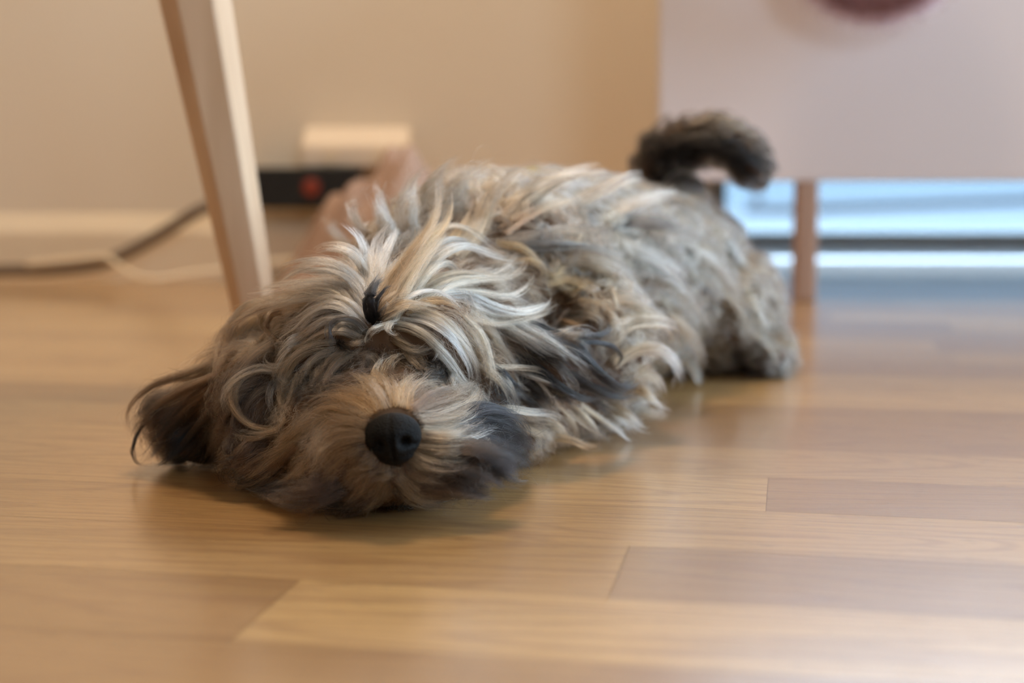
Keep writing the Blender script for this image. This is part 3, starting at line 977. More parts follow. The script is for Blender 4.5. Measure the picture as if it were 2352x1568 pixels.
# the picture's left ear spread on the floor
g('ear', 'N', 'D', 5, 170, (6, 7), (570, 800), (510, 832), (440, 858), (370, 880), (318, 916), (292, 956), (294, 1000))
g('ear', 'B', 'D', 6, 180, (5, 5), (570, 830), (500, 866), (424, 896), (356, 940), (316, 1000), (306, 1050))
g('ear', 'B', 'K', 6, 180, (5, 5), (560, 860), (490, 900), (430, 950), (380, 1006), (340, 1056), (318, 1068))
g('ear', 'D', 'K', 6, 180, (4, 4), (550, 890), (490, 940), (440, 1000), (400, 1052), (372, 1070))
g('ear', 'D', 'K', 6, 170, (4, 4), (540, 920), (500, 970), (470, 1020), (440, 1066))
g('ear', 'D', 'K', 5, 150, (4, 4), (530, 950), (505, 1000), (490, 1046), (478, 1072))
g('ear', 'D', 'K', 5, 140, (8, 8), (500, 880), (430, 930), (370, 985), (330, 1040), (330, 1070))
g('ear', 'K', 'K', 5, 140, (7, 7), (470, 960), (420, 1010), (380, 1050), (350, 1070))
g('ear', 'N', 'B', 2, 60, (8, 10), (560, 810), (500, 838), (450, 852), (410, 852), (380, 842))
g('ear', 'N', 'B', 1.5, 40, (7, 10), (550, 830), (490, 850), (430, 868), (370, 872), (318, 870))
g('ear', 'N', 'B', 1.5, 40, (7, 9), (520, 850), (460, 868), (400, 876), (340, 890), (300, 930), (290, 980))
g('ear', 'K', 'K', 2, 70, (8, 8), (420, 900), (350, 950), (308, 1010), (308, 1052), (326, 1070), (352, 1070))
# fur of the muzzle, growing away from the nose
R_ = dict(radius=5.5e-5)
for c0_, c1_, lf, pts in [
    ('N', 'T', (7, 8), [(892, 945), (876, 912), (852, 888), (820, 878), (790, 884)]),
    ('O', 'T', (6, 7), [(905, 942), (896, 908), (880, 880), (856, 862), (830, 858)]),
    ('O', 'T', (6, 7), [(915, 942), (920, 908), (934, 880), (958, 866), (985, 862)]),
    ('B', 'N', (6, 7), [(928, 944), (944, 914), (970, 892), (1002, 880), (1036, 876)]),
    ('B', 'N', (7, 7), [(938, 950), (964, 926), (1000, 908), (1044, 900), (1084, 898)]),
    ('B', 'N', (7, 7), [(948, 962), (984, 944), (1028, 930), (1072, 908), (1094, 886)]),
    ('N', 'T', (8, 9), [(955, 972), (1000, 968), (1046, 952), (1080, 920), (1094, 886)]),
    ('N', 'C', (8, 8), [(960, 984), (1004, 986), (1046, 970), (1078, 942), (1088, 908)]),
    ('O', 'T', (7, 8), [(876, 950), (846, 922), (806, 906), (764, 904), (724, 918), (692, 944)]),
    ('O', 'N', (7, 8), [(866, 958), (830, 934), (786, 924), (740, 932), (704, 962), (682, 1006)]),
    ('N', 'N', (7, 8), [(856, 966), (816, 948), (772, 944), (730, 962), (700, 1000), (686, 1050)]),
    ('N', 'T', (7, 8), [(850, 978), (806, 966), (762, 972), (728, 1000), (710, 1044), (702, 1086)]),
    ('N', 'T', (7, 7), [(846, 990), (802, 986), (762, 998), (734, 1030), (722, 1070), (718, 1104)]),
    ('N', 'N', (7, 7), [(845, 1004), (802, 1006), (768, 1024), (746, 1056), (738, 1096)]),
    ('N', 'B', (6, 6), [(846, 1018), (808, 1028), (776, 1050), (752, 1084), (738, 1116)]),
    ('N', 'T', (6, 6), [(850, 1032), (828, 1052), (816, 1080), (816, 1110), (824, 1130)]),
    ('N', 'T', (6, 6), [(858, 1044), (846, 1070), (838, 1098), (822, 1120), (790, 1134)]),
    ('B', 'N', (6, 6), [(868, 1054), (860, 1082), (844, 1108), (806, 1128), (752, 1138)]),
    ('N', 'B', (6, 5), [(882, 1062), (876, 1090), (860, 1116), (820, 1140), (760, 1152)]),
    ('B', 'B', (5, 4), [(896, 1068), (894, 1096), (880, 1124), (846, 1146), (790, 1158)]),
    ('D', 'K', (5, 4), [(908, 1070), (910, 1100), (914, 1128), (920, 1146)]),
    ('N', 'N', (6, 5), [(918, 1070), (926, 1098), (946, 1122), (988, 1136), (1036, 1132)]),
    ('N', 'B', (6, 5), [(930, 1066), (946, 1092), (974, 1112), (1010, 1122), (1040, 1120)]),
    ('B', 'N', (6, 6), [(940, 1058), (962, 1080), (990, 1096), (1024, 1104), (1056, 1102)]),
    ('N', 'T', (7, 6), [(950, 1048), (980, 1066), (1010, 1076), (1046, 1080), (1076, 1076)]),
    ('N', 'T', (7, 7), [(958, 1034), (994, 1046), (1026, 1050), (1060, 1046), (1090, 1038)]),
    ('N', 'C', (7, 7), [(963, 1020), (1000, 1026), (1030, 1024), (1060, 1018), (1092, 1008)]),
    ('N', 'C', (8, 8), [(965, 1006), (1004, 1010), (1034, 1006), (1064, 996), (1096, 986)]),
    ('B', 'N', (7, 8), [(964, 992), (1004, 994), (1050, 986), (1090, 966), (1110, 944)]),
    ('N', 'N', (6, 6), [(890, 1066), (884, 1094), (866, 1120), (834, 1138)]),
    ('N', 'B', (7, 7), [(760, 950), (716, 976), (680, 1020), (662, 1070), (668, 1110)]),
    ('N', 'B', (6, 6), [(720, 950), (676, 990), (640, 1040), (610, 1080)]),
    ('N', 'T', (7, 7), [(716, 990), (664, 1030), (614, 1062), (566, 1090), (540, 1104)]),
    ('B', 'N', (6, 6), [(700, 1020), (656, 1058), (612, 1088), (572, 1104), (548, 1106)]),
    ('N', 'B', (5, 5), [(720, 1050), (684, 1082), (650, 1108), (610, 1120)]),
]:
    g('muzzle', c0_, c1_, 4.2, 130, lf, *pts, **R_)
for c0_, c1_, pts in [
    ('D', 'K', [(740, 1090), (700, 1118), (650, 1132), (592, 1128)]),
    ('D', 'K', [(780, 1110), (730, 1138), (680, 1150), (620, 1142)]),
    ('D', 'K', [(820, 1124), (780, 1148), (730, 1158), (680, 1154)]),
    ('K', 'K', [(680, 1090), (640, 1112), (600, 1122), (572, 1112)]),
    ('D', 'K', [(860, 1130), (830, 1150), (790, 1160), (740, 1160)]),
    ('B', 'D', [(600, 1000), (570, 1040), (552, 1080), (548, 1105)]),
    ('B', 'D', [(640, 1040), (600, 1080), (580, 1110)]),
    ('D', 'K', [(560, 1000), (536, 1040), (520, 1080)]),
    ('N', 'N', [(900, 1100), (880, 1132), (846, 1150), (800, 1158)]),
    ('N', 'B', [(930, 1106), (956, 1130), (1000, 1142), (1050, 1136)]),
]:
    g('muzzle', c0_, c1_, 5, 130, (5, 4), *pts)
# black moustache at the right
for c0_, c1_, lf, pts in [
    ('K', 'K', (9, 8), [(1050, 965), (1104, 950), (1154, 968), (1190, 1010), (1212, 1052)]),
    ('K', 'K', (9, 8), [(1036, 985), (1096, 976), (1150, 998), (1190, 1034), (1222, 1064)]),
    ('K', 'K', (9, 8), [(1030, 1005), (1090, 1002), (1146, 1024), (1186, 1050), (1216, 1066)]),
    ('D', 'K', (8, 7), [(1020, 1030), (1080, 1030), (1136, 1050), (1176, 1074), (1188, 1092)]),
    ('D', 'K', (8, 6), [(1010, 1055), (1070, 1058), (1124, 1076), (1160, 1094), (1164, 1108)]),
    ('D', 'K', (7, 5), [(1000, 1080), (1056, 1086), (1110, 1098), (1150, 1108)]),
    ('D', 'K', (6, 4), [(980, 1100), (1040, 1108), (1090, 1114), (1136, 1114)]),
    ('K', 'K', (9, 8), [(1090, 960), (1140, 970), (1178, 1004), (1200, 1044), (1206, 1070)]),
    ('K', 'K', (8, 7), [(1100, 1000), (1150, 1024), (1184, 1054), (1196, 1080)]),
    ('K', 'K', (7, 5), [(1090, 1040), (1140, 1066), (1170, 1090), (1160, 1104)]),
]:
    g('muzzle', c0_, c1_, 6.0, 380, (lf[0] + 2, lf[1] + 1), *pts, dark=0, radius=6.5e-5)
g('muzzle', 'G', 'L', 2.2, 20, (10, 10), (1060, 990), (1100, 984), (1140, 994), (1170, 1012))  # this and the next pale lock paint a highlight onto the moustache
g('muzzle', 'L', 'W', 1.4, 14, (11, 10), (980, 1008), (1020, 1018), (1070, 1010), (1120, 992), (1150, 980))
# fore leg and paw at the right
g('leg', 'C', 'W', 4, 130, (8, 9), (1110, 940), (1160, 936), (1215, 944), (1260, 948), (1292, 962))
g('leg', 'C', 'C', 4, 130, (7, 8), (1120, 960), (1180, 955), (1230, 962), (1280, 975))
g('leg', 'T', 'T', 5, 130, (6, 6), (1150, 970), (1205, 982), (1245, 1000), (1240, 1030), (1222, 1050))
g('leg', 'T', 'C', 5, 110, (6, 6), (1190, 960), (1240, 985), (1262, 1015), (1252, 1044))
g('leg', 'T', 'N', 5, 120, (6, 6), (1250, 960), (1285, 985), (1300, 1015), (1290, 1036))
g('leg', 'T', 'C', 3, 90, (9, 9), (1270, 925), (1305, 960), (1324, 995), (1326, 1032))
g('leg', 'T', 'C', 3, 90, (9, 9), (1310, 925), (1348, 955), (1370, 992), (1366, 1028))
g('leg', 'T', 'W', 4, 120, (9, 9), (1330, 925), (1375, 955), (1420, 985), (1446, 1010), (1462, 1024))
g('leg', 'C', 'W', 4, 120, (9, 9), (1370, 920), (1412, 948), (1446, 976), (1462, 1004))
g('leg', 'N', 'D', 5, 120, (6, 6), (1300, 940), (1340, 970), (1390, 1000), (1400, 1024))
g('leg', 'D', 'K', 4, 100, (5, 5), (1330, 900), (1380, 930), (1420, 960))
g('leg', 'T', 'T', 4, 110, (6, 6), (1260, 1000), (1310, 1010), (1350, 1026), (1395, 1028))
# neck, side of the body: big soft curls
g('body', 'O', 'O', 5, 130, (8, 9), (1140, 560), (1190, 566), (1232, 590), (1256, 628))
g('body', 'O', 'T', 5, 130, (8, 9), (1180, 600), (1220, 596), (1250, 616), (1258, 650))
g('body', 'O', 'T', 6, 130, (9, 10), (1250, 650), (1300, 640), (1350, 660), (1378, 694), (1360, 720))
g('body', 'T', 'C', 6, 130, (9, 10), (1260, 610), (1320, 600), (1370, 620), (1390, 660), (1370, 690))
g('body', 'B', 'O', 4, 100, (9, 10), (1260, 720), (1300, 740), (1340, 746), (1350, 722))
g('body', 'G', 'L', 5, 110, (9, 11), (1300, 720), (1350, 720), (1384, 740), (1376, 770))
g('body', 'N', 'C', 6, 130, (9, 10), (1350, 700), (1400, 720), (1420, 760), (1400, 800))
g('body', 'T', 'L', 7, 150, (10, 12), (1390, 790), (1430, 745), (1490, 735), (1540, 748), (1544, 780), (1500, 800))
g('body', 'T', 'W', 7, 170, (10, 12), (1400, 830), (1450, 800), (1510, 800), (1550, 832), (1562, 876), (1540, 900))
g('body', 'C', 'T', 6, 140, (9, 10), (1420, 860), (1470, 850), (1515, 880), (1520, 920))
g('body', 'O', 'L', 5, 120, (8, 9), (1440, 890), (1480, 900), (1510, 930), (1545, 948))
g('body', 'T', 'W', 5, 120, (8, 8), (1400, 930), (1440, 950), (1470, 980), (1500, 990))
g('body', 'C', 'L', 6, 120, (8, 9), (1440, 940), (1490, 950), (1530, 955), (1540, 935))
for c0_, c1_, w, pts in [
    ('B', 'T', 7, [(1150, 540), (1210, 500), (1280, 470), (1350, 450)]),
    ('N', 'C', 7, [(1150, 520), (1190, 470), (1250, 430), (1320, 410)]),
    ('B', 'N', 7, [(1160, 560), (1240, 540), (1320, 530), (1400, 530)]),
    ('S', 'G', 7, [(1200, 570), (1290, 570), (1370, 575), (1440, 600)]),
    ('N', 'L', 8, [(1260, 590), (1350, 590), (1430, 615), (1480, 660)]),
    ('N', 'L', 8, [(1330, 640), (1400, 640), (1460, 670), (1500, 720)]),
    ('N', 'L', 8, [(1380, 690), (1450, 690), (1520, 730), (1560, 790)]),
    ('G', 'L', 8, [(1400, 560), (1480, 580), (1550, 630), (1590, 690)]),
    ('G', 'L', 8, [(1450, 630), (1530, 650), (1590, 700), (1620, 770)]),
    ('N', 'L', 8, [(1520, 720), (1570, 760), (1600, 820), (1600, 880)]),
    ('N', 'G', 8, [(1550, 800), (1590, 840), (1610, 880), (1590, 910)]),
    ('N', 'L', 8, [(1600, 780), (1650, 820), (1670, 860)]),
    ('G', 'L', 8, [(1560, 560), (1630, 600), (1680, 660), (1700, 730)]),
    ('G', 'L', 8, [(1600, 500), (1670, 550), (1720, 620), (1750, 690)]),
    ('N', 'L', 8, [(1640, 660), (1690, 710), (1710, 780), (1700, 840)]),
    ('O', 'L', 8, [(1680, 620), (1730, 680), (1760, 750), (1760, 800)]),
    ('N', 'L', 8, [(1700, 740), (1750, 770), (1780, 800), (1795, 830)]),
    ('D', 'S', 7, [(1680, 800), (1710, 830), (1740, 850)]),
    ('G', 'L', 8, [(1300, 480), (1380, 440), (1440, 410), (1480, 400)]),
    ('G', 'L', 8, [(1200, 470), (1260, 420), (1330, 395), (1400, 385)]),
    ('G', 'L', 8, [(1380, 500), (1450, 470), (1520, 450), (1580, 450)]),
    ('S', 'L', 8, [(1430, 520), (1500, 510), (1570, 530), (1640, 560)]),
    ('G', 'L', 8, [(1040, 480), (1060, 420), (1100, 380), (1140, 365)]),
    ('N', 'L', 8, [(1100, 520), (1130, 450), (1180, 400), (1220, 380)]),
    ('G', 'L', 8, [(980, 500), (990, 440), (1020, 390), (1060, 350)]),
    ('G', 'L', 8, [(940, 540), (930, 480), (950, 420), (985, 375)]),
    ('G', 'L', 8, [(900, 560), (880, 500), (870, 450), (880, 410)]),
    ('N', 'L', 8, [(860, 560), (830, 520), (810, 480), (820, 440)]),
    ('N', 'G', 8, [(820, 580), (790, 550), (760, 520), (770, 480)]),
]:
    g('body', c0_, c1_, w, 150, (10, 13), *pts)
# plume of the tail
for c0_, c1_, w, pts in [
    ('D', 'K', 6, [(1515, 420), (1500, 390), (1520, 340), (1570, 310), (1620, 300)]),
    ('S', 'K', 6, [(1530, 390), (1545, 340), (1600, 312), (1660, 316), (1710, 345)]),
    ('K', 'K', 7, [(1570, 350), (1620, 318), (1680, 326), (1726, 356), (1748, 388)]),
    ('S', 'K', 7, [(1600, 350), (1650, 335), (1700, 350), (1735, 380), (1745, 395)]),
    ('D', 'K', 7, [(1540, 370), (1580, 335), (1640, 330), (1690, 350), (1720, 385)]),
    ('N', 'C', 3, [(1545, 326), (1580, 292), (1630, 274), (1680, 276), (1725, 298)]),
    ('T', 'C', 3, [(1560, 312), (1600, 280), (1650, 266), (1700, 280), (1735, 312)]),
    ('G', 'G', 3, [(1620, 300), (1680, 285), (1725, 310), (1752, 350), (1758, 385)]),
    ('K', 'K', 8, [(1520, 400), (1550, 350), (1600, 325), (1660, 328), (1715, 360)]),
    ('K', 'K', 8, [(1560, 370), (1620, 345), (1680, 352), (1725, 385)]),
    ('K', 'K', 8, [(1600, 330), (1660, 330), (1710, 352), (1745, 392)]),
    ('D', 'K', 6, [(1500, 420), (1498, 390), (1525, 350), (1560, 325)]),
    ('G', 'L', 5, [(1580, 400), (1600, 372), (1640, 378), (1670, 398), (1680, 420)]),
    ('S', 'K', 5, [(1560, 410), (1590, 410), (1615, 428), (1620, 455)]),
    ('L', 'L', 5, [(1520, 430), (1560, 395), (1600, 400), (1620, 420)]),
]:
    g('tail', c0_, c1_, w, 220 if c1_ == 'K' else 90, (5, 8), *pts)


CO = Vector((0, 0, CAM_H))
ZONE_DEPTH = {'head': .78, 'muzzle': .71, 'ear': .79, 'leg': .84, 'body': 1.0, 'tail': 1.215}


def project(zone, lift, pts):
    K0 = len(pts)
    hits = []
    for i, (px, py) in enumerate(pts):
        r = ray(px, py)
        h = bvh.ray_cast(CO, r.normalized())
        if h[0] is not None and zone == 'tail' and h[0].y < 1.1:
            h = (None,)
        hits.append((h[0].y, h[1]) if h[0] is not None else None)
    ds = [x[0] if x else None for x in hits]
    first = next((d for d in ds if d), ZONE_DEPTH[zone])
    # fill misses from the neighbour before, drifting back a little
    last = first
    out_d = []
    for d in ds:
        if d is None:
            d = last + 0.002
        # no sudden jumps to another part of the body behind
        if abs(d - last) > 0.035 and out_d:
            d = last + (0.035 if d > last else -0.035) * .5
        out_d.append(d); last = d
    out_d = np.array(out_d)
    if K0 > 3:
        sm = out_d.copy()
        sm[1:-1] = (out_d[:-2] + out_d[1:-1] * 2 + out_d[2:]) / 4
        out_d = sm
    res = []
    for i, (px, py) in enumerate(pts):
        t = i / (K0 - 1)
        if i == 0:
            lf = -0.002
        else:
            lf = (lift[0] * (1 - t) + lift[1] * t) * 1e-3 * min(1, t * 2.2)
        # lift is towards the outside: move nearer the viewer along the sight line keeps the photographed outline
        res.append(tuple(P(px, py, out_d[i] - lf)))
    return np.array(res)


KP = 14
explicit = {}
anchor_p, anchor_t, anchor_c0, anchor_c1, anchor_w, anchor_z = [], [], [], [], [], []
for (zone, c0, c1, w, ns, lift, pts, kw) in G:
    p = catmull(project(zone, lift, pts), KP)
    p[:, 2] = np.maximum(p[:, 2], 0.002 + w * 3e-4)
    explicit.setdefault(zone, []).append((p, C[c0], C[c1], w * 1e-3, ns, kw))
    tg = np.gradient(p, axis=0)
    tg /= np.linalg.norm(tg, axis=1, keepdims=True)
    for i in (1, 4, 7, 10, 12):
        f = i / (KP - 1)
        anchor_p.append(p[i]); anchor_t.append(tg[i]); anchor_c0.append(C[c0] * (1 - f * .6) + C[c1] * f * .6); anchor_c1.append(C[c1] * (.4 + .6 * f) + C[c0] * (.6 - .6 * f))
        anchor_w.append(1.0 if zone != 'tail' else .6)
anchor_p = np.array(anchor_p); anchor_t = np.array(anchor_t)
anchor_c0 = np.array(anchor_c0); anchor_c1 = np.array(anchor_c1); anchor_w = np.array(anchor_w)

# far side and underside of the dog, which the photograph does not show: same coat, same lie
extra = []
for x, y, z, tx_, ty_, tz_, c0, c1 in [
    (-.10, .95, .06, -.3, .5, -.8, 'N', 'L'), (-.04, 1.05, .06, -.4, .5, -.7, 'N', 'L'), (.0, 1.15, .06, -.4, .5, -.7, 'G', 'L'), (.06, 1.25, .06, -.1, .8, -.5, 'G', 'L'),
    (.0, 1.05, .14, .1, .9, .0, 'G', 'L'), (.08, 1.18, .13, .1, .9, .0, 'G', 'L'), (-.06, .9, .13, -.3, .7, -.2, 'N', 'L'), (-.07, .84, .08, -.7, .5, -.4, 'T', 'N'),
    (.15, 1.26, .06, .5, .7, -.5, 'G', 'L'), (.1, 1.27, .03, .2, .7, -.6, 'N', 'L'), (-.12, .9, .03, -.5, -.1, -.5, 'T', 'C'), (-.08, .8, .06, -.8, .3, -.4, 'T', 'B')]:
    extra.append((x, y, z))
    anchor_p = np.vstack([anchor_p, [(x, y, z)]])
    v_ = np.array([tx_, ty_, tz_]); anchor_t = np.vstack([anchor_t, [v_ / np.linalg.norm(v_)]])
    anchor_c0 = np.vstack([anchor_c0, [C[c0]]]); anchor_c1 = np.vstack([anchor_c1, [C[c1]]]); anchor_w = np.append(anchor_w, 1.0)


def field(p):
    """direction and colours of the coat at points p (n,3)"""
    ft = np.empty_like(p); f0 = np.empty_like(p); f1 = np.empty_like(p)
    for i in range(0, len(p), 2000):
        q = p[i:i + 2000]
        d2 = ((q[:, None, :] - anchor_p[None]) ** 2).sum(2) + 1e-6
        w = anchor_w[None] / d2 ** 2.0
        w /= w.sum(1, keepdims=True)
        ft[i:i + 2000] = w @ anchor_t
        f0[i:i + 2000] = w @ anchor_c0
        f1[i:i + 2000] = w @ anchor_c1
    ft /= np.maximum(np.linalg.norm(ft, axis=1, keepdims=True), 1e-6)
    return ft, f0, f1


def sample_surface(n, keep):
    tri = np.array([(p[0], p[i], p[i + 1]) for p in polys for i in range(1, len(p) - 1)])
    a, b, c = co[tri[:, 0]], co[tri[:, 1]], co[tri[:, 2]]
    cr = np.cross(b - a, c - a)
    ar = np.linalg.norm(cr, axis=1)
    k = rng.choice(len(tri), n, p=ar / ar.sum())
    u, v = rng.random(n), rng.random(n)
    fl = u + v > 1
    u[fl], v[fl] = 1 - u[fl], 1 - v[fl]
    p = a[k] + (b[k] - a[k]) * u[:, None] + (c[k] - a[k]) * v[:, None]
    nr = cr[k] / ar[k][:, None]
    m = keep(p, nr)
    return p[m].astype(float), nr[m].astype(float)


tail_line = np.array(tc_)
ear_a = np.array([tuple(P(590, 800, .80)), tuple(P(430, 970, .80))])
ear_b = np.array([tuple(P(1090, 700, .80)), tuple(P(1250, 840, .80))])


def near_seg(p, s, r):
    d = s[1] - s[0]
    t = np.clip(((p - s[0]) @ d) / (d @ d), 0, 1)
    return np.linalg.norm(p - (s[0] + t[:, None] * d), axis=1) < r


def zone_of(p):
    z = np.full(len(p), 'body', dtype='<U8')
    z[p[:, 1] < 0.865] = 'head'
    z[(p[:, 1] < 0.735) & (p[:, 2] < 0.068)] = 'muzzle'
    z[near_seg(p, ear_a, .022) & (p[:, 0] < -.10)] = 'ear_a'
    z[near_seg(p, ear_b, .022)] = 'ear_b'
    z[(p[:, 2] < .036) & (p[:, 0] > -.012) & (p[:, 1] > .78) & (p[:, 1] < .93)] = 'leg'
    dt = np.min(((p[:, None, :] - tail_line[None]) ** 2).sum(2), axis=1)
    z[(dt < .019 ** 2) & (p[:, 2] > .13)] = 'tail'
    return z


LEN = {'head': (.016, .027), 'muzzle': (.009, .017), 'ear_a': (.024, .042), 'ear_b': (.025, .045), 'leg': (.014, .024), 'body': (.024, .036), 'tail': (.022, .036)}


def auto_locks(n, body_part):
    def keep(p, nr):
        far = (p[:, 1] > 0.87)
        ok = p[:, 2] > 0.004
        # nothing grows out of the nose
        ok &= np.linalg.norm(p - np.array(nc), axis=1) > 0.0125
        return ok & (far if body_part else ~far)
    p, nr = sample_surface(n, keep)
    z = zone_of(p)
    K_ = 10
    Ls = np.array([rng.uniform(*LEN[k]) for k in z])
    dn = np.linalg.norm(p - np.array(nc), axis=1)
    near = dn < 0.035
    Ls[near] *= np.clip((dn[near] - .006) / .029, .22, 1)
    H = Ls * np.where(p[:, 1] > .87, rng.uniform(.16, .36, len(p)), rng.uniform(.08, .20, len(p)))
    path = np.empty((len(p), K_, 3))
    cur = p - nr * 0.0015
    path[:, 0] = cur
    _, c0, c1 = field(p)
    kk = np.clip((.0235 - dn) / .007, 0, 1)[:, None] * np.where(p[:, 2] - nc.z > .006, .35, 1)[:, None]
    c0 = c0 * (1 - kk) + C['K'] * kk; c1 = c1 * (1 - kk * .7) + C['D'] * kk * .7
    # the moustache at the dog's left is black
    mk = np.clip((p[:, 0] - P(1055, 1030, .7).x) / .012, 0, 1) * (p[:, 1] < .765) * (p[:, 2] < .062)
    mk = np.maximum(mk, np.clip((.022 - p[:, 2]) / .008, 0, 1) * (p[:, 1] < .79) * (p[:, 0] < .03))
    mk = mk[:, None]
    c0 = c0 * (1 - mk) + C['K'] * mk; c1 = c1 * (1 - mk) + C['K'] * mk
    curl_a = rng.uniform(.0, 1.0, len(p)) * np.where(p[:, 1] > .86, 1.0, .45)
    ph = rng.uniform(0, 2 * np.pi, len(p))
    sgn = rng.choice([-1, 1], len(p))
    for k in range(1, K_):
        t = k / (K_ - 1)
        f, _, _ = field(cur)
        newn = np.empty_like(cur); surf = np.empty_like(cur)
        for i in range(len(cur)):
            h = bvh.find_nearest(Vector(cur[i]))
            surf[i] = h[0]; newn[i] = h[1]
        # away from the hidden side the coat lies along the skin
        ft = f - newn * (f * newn).sum(1, keepdims=True)
        ft /= np.maximum(np.linalg.norm(ft, axis=1, keepdims=True), 1e-3)
        side = np.cross(newn, ft)
        ang = sgn * curl_a * np.where(p[:, 1] > .86, 2.3, 1.4) * np.sin(ph + t * np.where(p[:, 1] > .86, 5.2, 4.0))
        dirv = ft * np.cos(ang)[:, None] + side * np.sin(ang)[:, None]
        step = (Ls / (K_ - 1))[:, None]
        nxt = cur + dirv * step
        hgt = H * np.sin(np.pi * min(1, t * .75)) ** .8
        curh = ((nxt - surf) * newn).sum(1)
        nxt = nxt + newn * ((hgt - curh) * .6)[:, None]
        cur = nxt
        cur[:, 2] = np.maximum(cur[:, 2], .0015)
        path[:, k] = cur
    return path, z, c0, c1


def emit(bucket, key, res):
    bucket.setdefault(key, []).append(res)


fur = {}
# undercoat + auto locks
for part, n, ns, rad in ((False, 9000, 26, 6.0e-5), (True, 8000, 26, 1.1e-4)):
    path, z, c0, c1 = auto_locks(n, part)
    tl = (z == 'tail')[:, None]
    c0 = np.where(tl, c0 * .25 + C['K'] * .75, c0); c1 = np.where(tl, c1 * .25 + C['K'] * .75, c1)
    v = rng.normal(0, .26 if part else .16, (len(path), 1))
    if part:
        v = v + rng.normal(0, .10, (len(path), 1)) * np.array([[.6, 0, -1.2]])
    c0 = c0 * (1 + v); c1 = c1 * (1 + v)
    if part:
        # the coat of the back is patchy: pale, grey and tan curls mixed
        pk = rng.random(len(path))
        c1 = np.where((pk < .12)[:, None], c1 * .5, np.where((pk > .8)[:, None], np.minimum(c1 * 1.25, .9), c1))
    for k in np.unique(z):
        m = z == k
        wd = rng.uniform(.0020, .0042, m.sum()) * (1.5 if part else 1)
        if k == 'body' or k == 'tail':
            a_ = dict(clump=.55, fray=.45, sub=5)
        elif k == 'muzzle':
            wd *= 1.3
            a_ = dict(clump=.0, fray=.5, sub=10, subclump=.45, flat=.9, lenvar=.5)
        else:
            wd *= 1.3
            a_ = dict(clump=.1, fray=.5, sub=8, subclump=.6, flat=.9, lenvar=.5)
        emit(fur, k, grow(path[m], c0[m] * (.8 if k in ('body', 'tail') else .75 if k == 'muzzle' else .6), c1[m] * (1 if k in ('body', 'tail') else .95 if k == 'muzzle' else .75), wd, ns, radius=rad, tip_at=.5, **a_))  # undercoat colours darkened to paint in the shade between locks
# single stray hairs over the head
path, z, c0, c1 = auto_locks(1300, False)
lift_ = (path - path[:, :1])
far_ = np.linspace(0, 1, path.shape[1])[None, :, None] ** 1.5
path = path + rng.normal(0, .0035, (len(path), 1, 3)) * far_ + np.array([0, -.004, .004]) * far_
tone_ = rng.uniform(0, 1, (len(path), 1))
c0 = np.where(tone_ < .45, C['K'], C['C']); c1 = np.where(tone_ < .45, C['D'], C['W'])
for k in np.unique(z):
    m = z == k
    emit(fur, k, grow(path[m], c0[m], c1[m], np.full(m.sum(), .0016), 5, radius=5e-5, clump=.2, fray=.9, sub=3, lenvar=.3, dark=0, fly=.3))
# the photographed locks
for zone, L_ in explicit.items():
    for (p, c0, c1, w, ns, kw) in L_:
        k = zone
        if zone == 'ear':
            k = 'ear_a' if p[:, 0].mean() < 0 - .05 else 'ear_b'
        far = p[:, 1].mean() > .87
        args = dict(clump=.38, fray=.5, radius=6e-5 if not far else 1.1e-4, lenvar=.55, sub=12, subclump=.75, fly=.08)
        if k == 'muzzle':
            args.update(clump=.05, sub=14, subclump=.5, flat=.8); w = w * 1.35
        args.update(kw)
        q = p[None]
        emit(fur, k, grow(q, c0[None], c1[None], np.array([w]), int(ns * (1.8 if not far else 1.4)), **args))

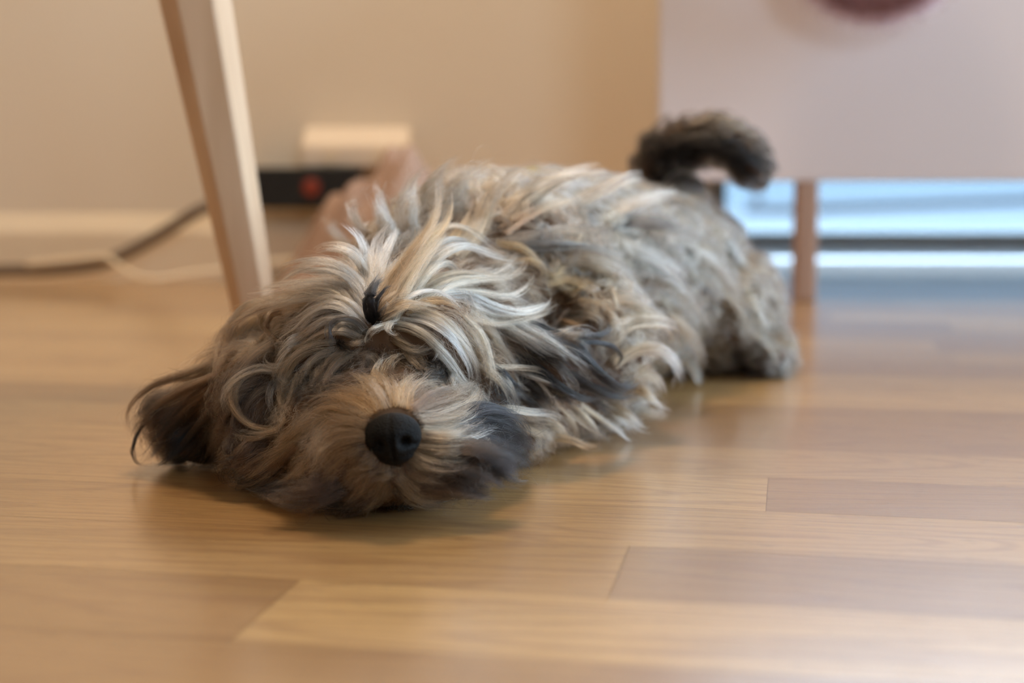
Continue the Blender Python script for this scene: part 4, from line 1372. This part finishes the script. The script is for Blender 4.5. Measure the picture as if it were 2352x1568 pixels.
NAMES = {'head': 'head_fur', 'muzzle': 'muzzle_fur', 'ear_a': 'ear_fur', 'ear_b': 'ear_fur', 'leg': 'foreleg_fur', 'body': 'body_fur', 'tail': 'tail_fur'}
for k, lst in fur.items():
    pos = np.concatenate([a[0] for a in lst]) if len({a[0].shape[1] for a in lst}) == 1 else None
    if pos is None:
        # bring every strand to the same number of points
        def rs(a, K2):
            K1 = a.shape[1]
            if K1 == K2:
                return a
            x = np.linspace(0, K1 - 1, K2); i = np.clip(x.astype(int), 0, K1 - 2); f = (x - i)
            f = f.reshape((1, -1) + (1,) * (a.ndim - 2))
            return a[:, i] * (1 - f) + a[:, i + 1] * f
        pos = np.concatenate([rs(a[0], KP) for a in lst])
        col = np.concatenate([rs(a[1], KP) for a in lst])
        rad = np.concatenate([rs(a[2], KP) for a in lst])
    else:
        col = np.concatenate([a[1] for a in lst]); rad = np.concatenate([a[2] for a in lst])
    pos = pos - np.array(ORG)
    o = make_hair(NAMES[k], pos, col, rad, dog)
    if k == 'ear_a':
        o['label'] = 'dark brown ear spread on the floor'
    if k == 'ear_b':
        o['label'] = 'pale ear with black curling tips'
    if k == 'tail':
        o['label'] = 'dark tail with a pale rim curled over the back'
    print(k, len(pos))

# ------------------------------------------------------------------ fluffy wreath hanging on the sideboard's front
wc = P(2015, -180, 1.645)
wr = empty('wool_wreath', wc)
tag(wr, 'dusty pink fluffy wool wreath hanging on the front of the pale sideboard', 'wreath')
bm = bmesh.new()
ringp = [(math.cos(a) * .085, 0, math.sin(a) * .085) for a in np.linspace(0, 2 * math.pi, 41)]
tube(bm, ringp, .012, 12)
M_pink = material('wool_core', (128, 98, 100), .9)
link('wreath_ring', bm, M_pink, wr, smooth=True)
n = 16000
a = rng.uniform(0, 2 * np.pi, n); b = rng.uniform(0, 2 * np.pi, n)
cen = np.stack([np.cos(a) * .085, np.zeros(n), np.sin(a) * .085], 1)
rad_ = np.stack([np.cos(a), np.zeros(n), np.sin(a)], 1)
nrm = rad_ * np.cos(b)[:, None] + np.array([0, 1, 0]) * np.sin(b)[:, None]
nrm[:, 1] = np.where(nrm[:, 1] > 0, nrm[:, 1] * .35, nrm[:, 1])
ss = np.linspace(0, 1, 6)
pos = cen[:, None] + nrm[:, None] * (.010 + (ss * .018)[None, :, None] * rng.uniform(.7, 1.1, (n, 1, 1))) + rng.normal(0, .004, (n, 1, 3)) * (ss ** 1.5)[None, :, None]
col = np.broadcast_to(np.array(lin((128, 98, 102))), (n, 6, 3)) * rng.uniform(.7, 1.15, (n, 1, 1))
make_hair('wool_fluff', pos, col, np.full((n, 6), 3e-4), wr)
bm = bmesh.new(); tube(bm, [(0, 0.03, .098), (0, 0.045, .125)], .002, 8); link('hook', bm, M_black, wr)
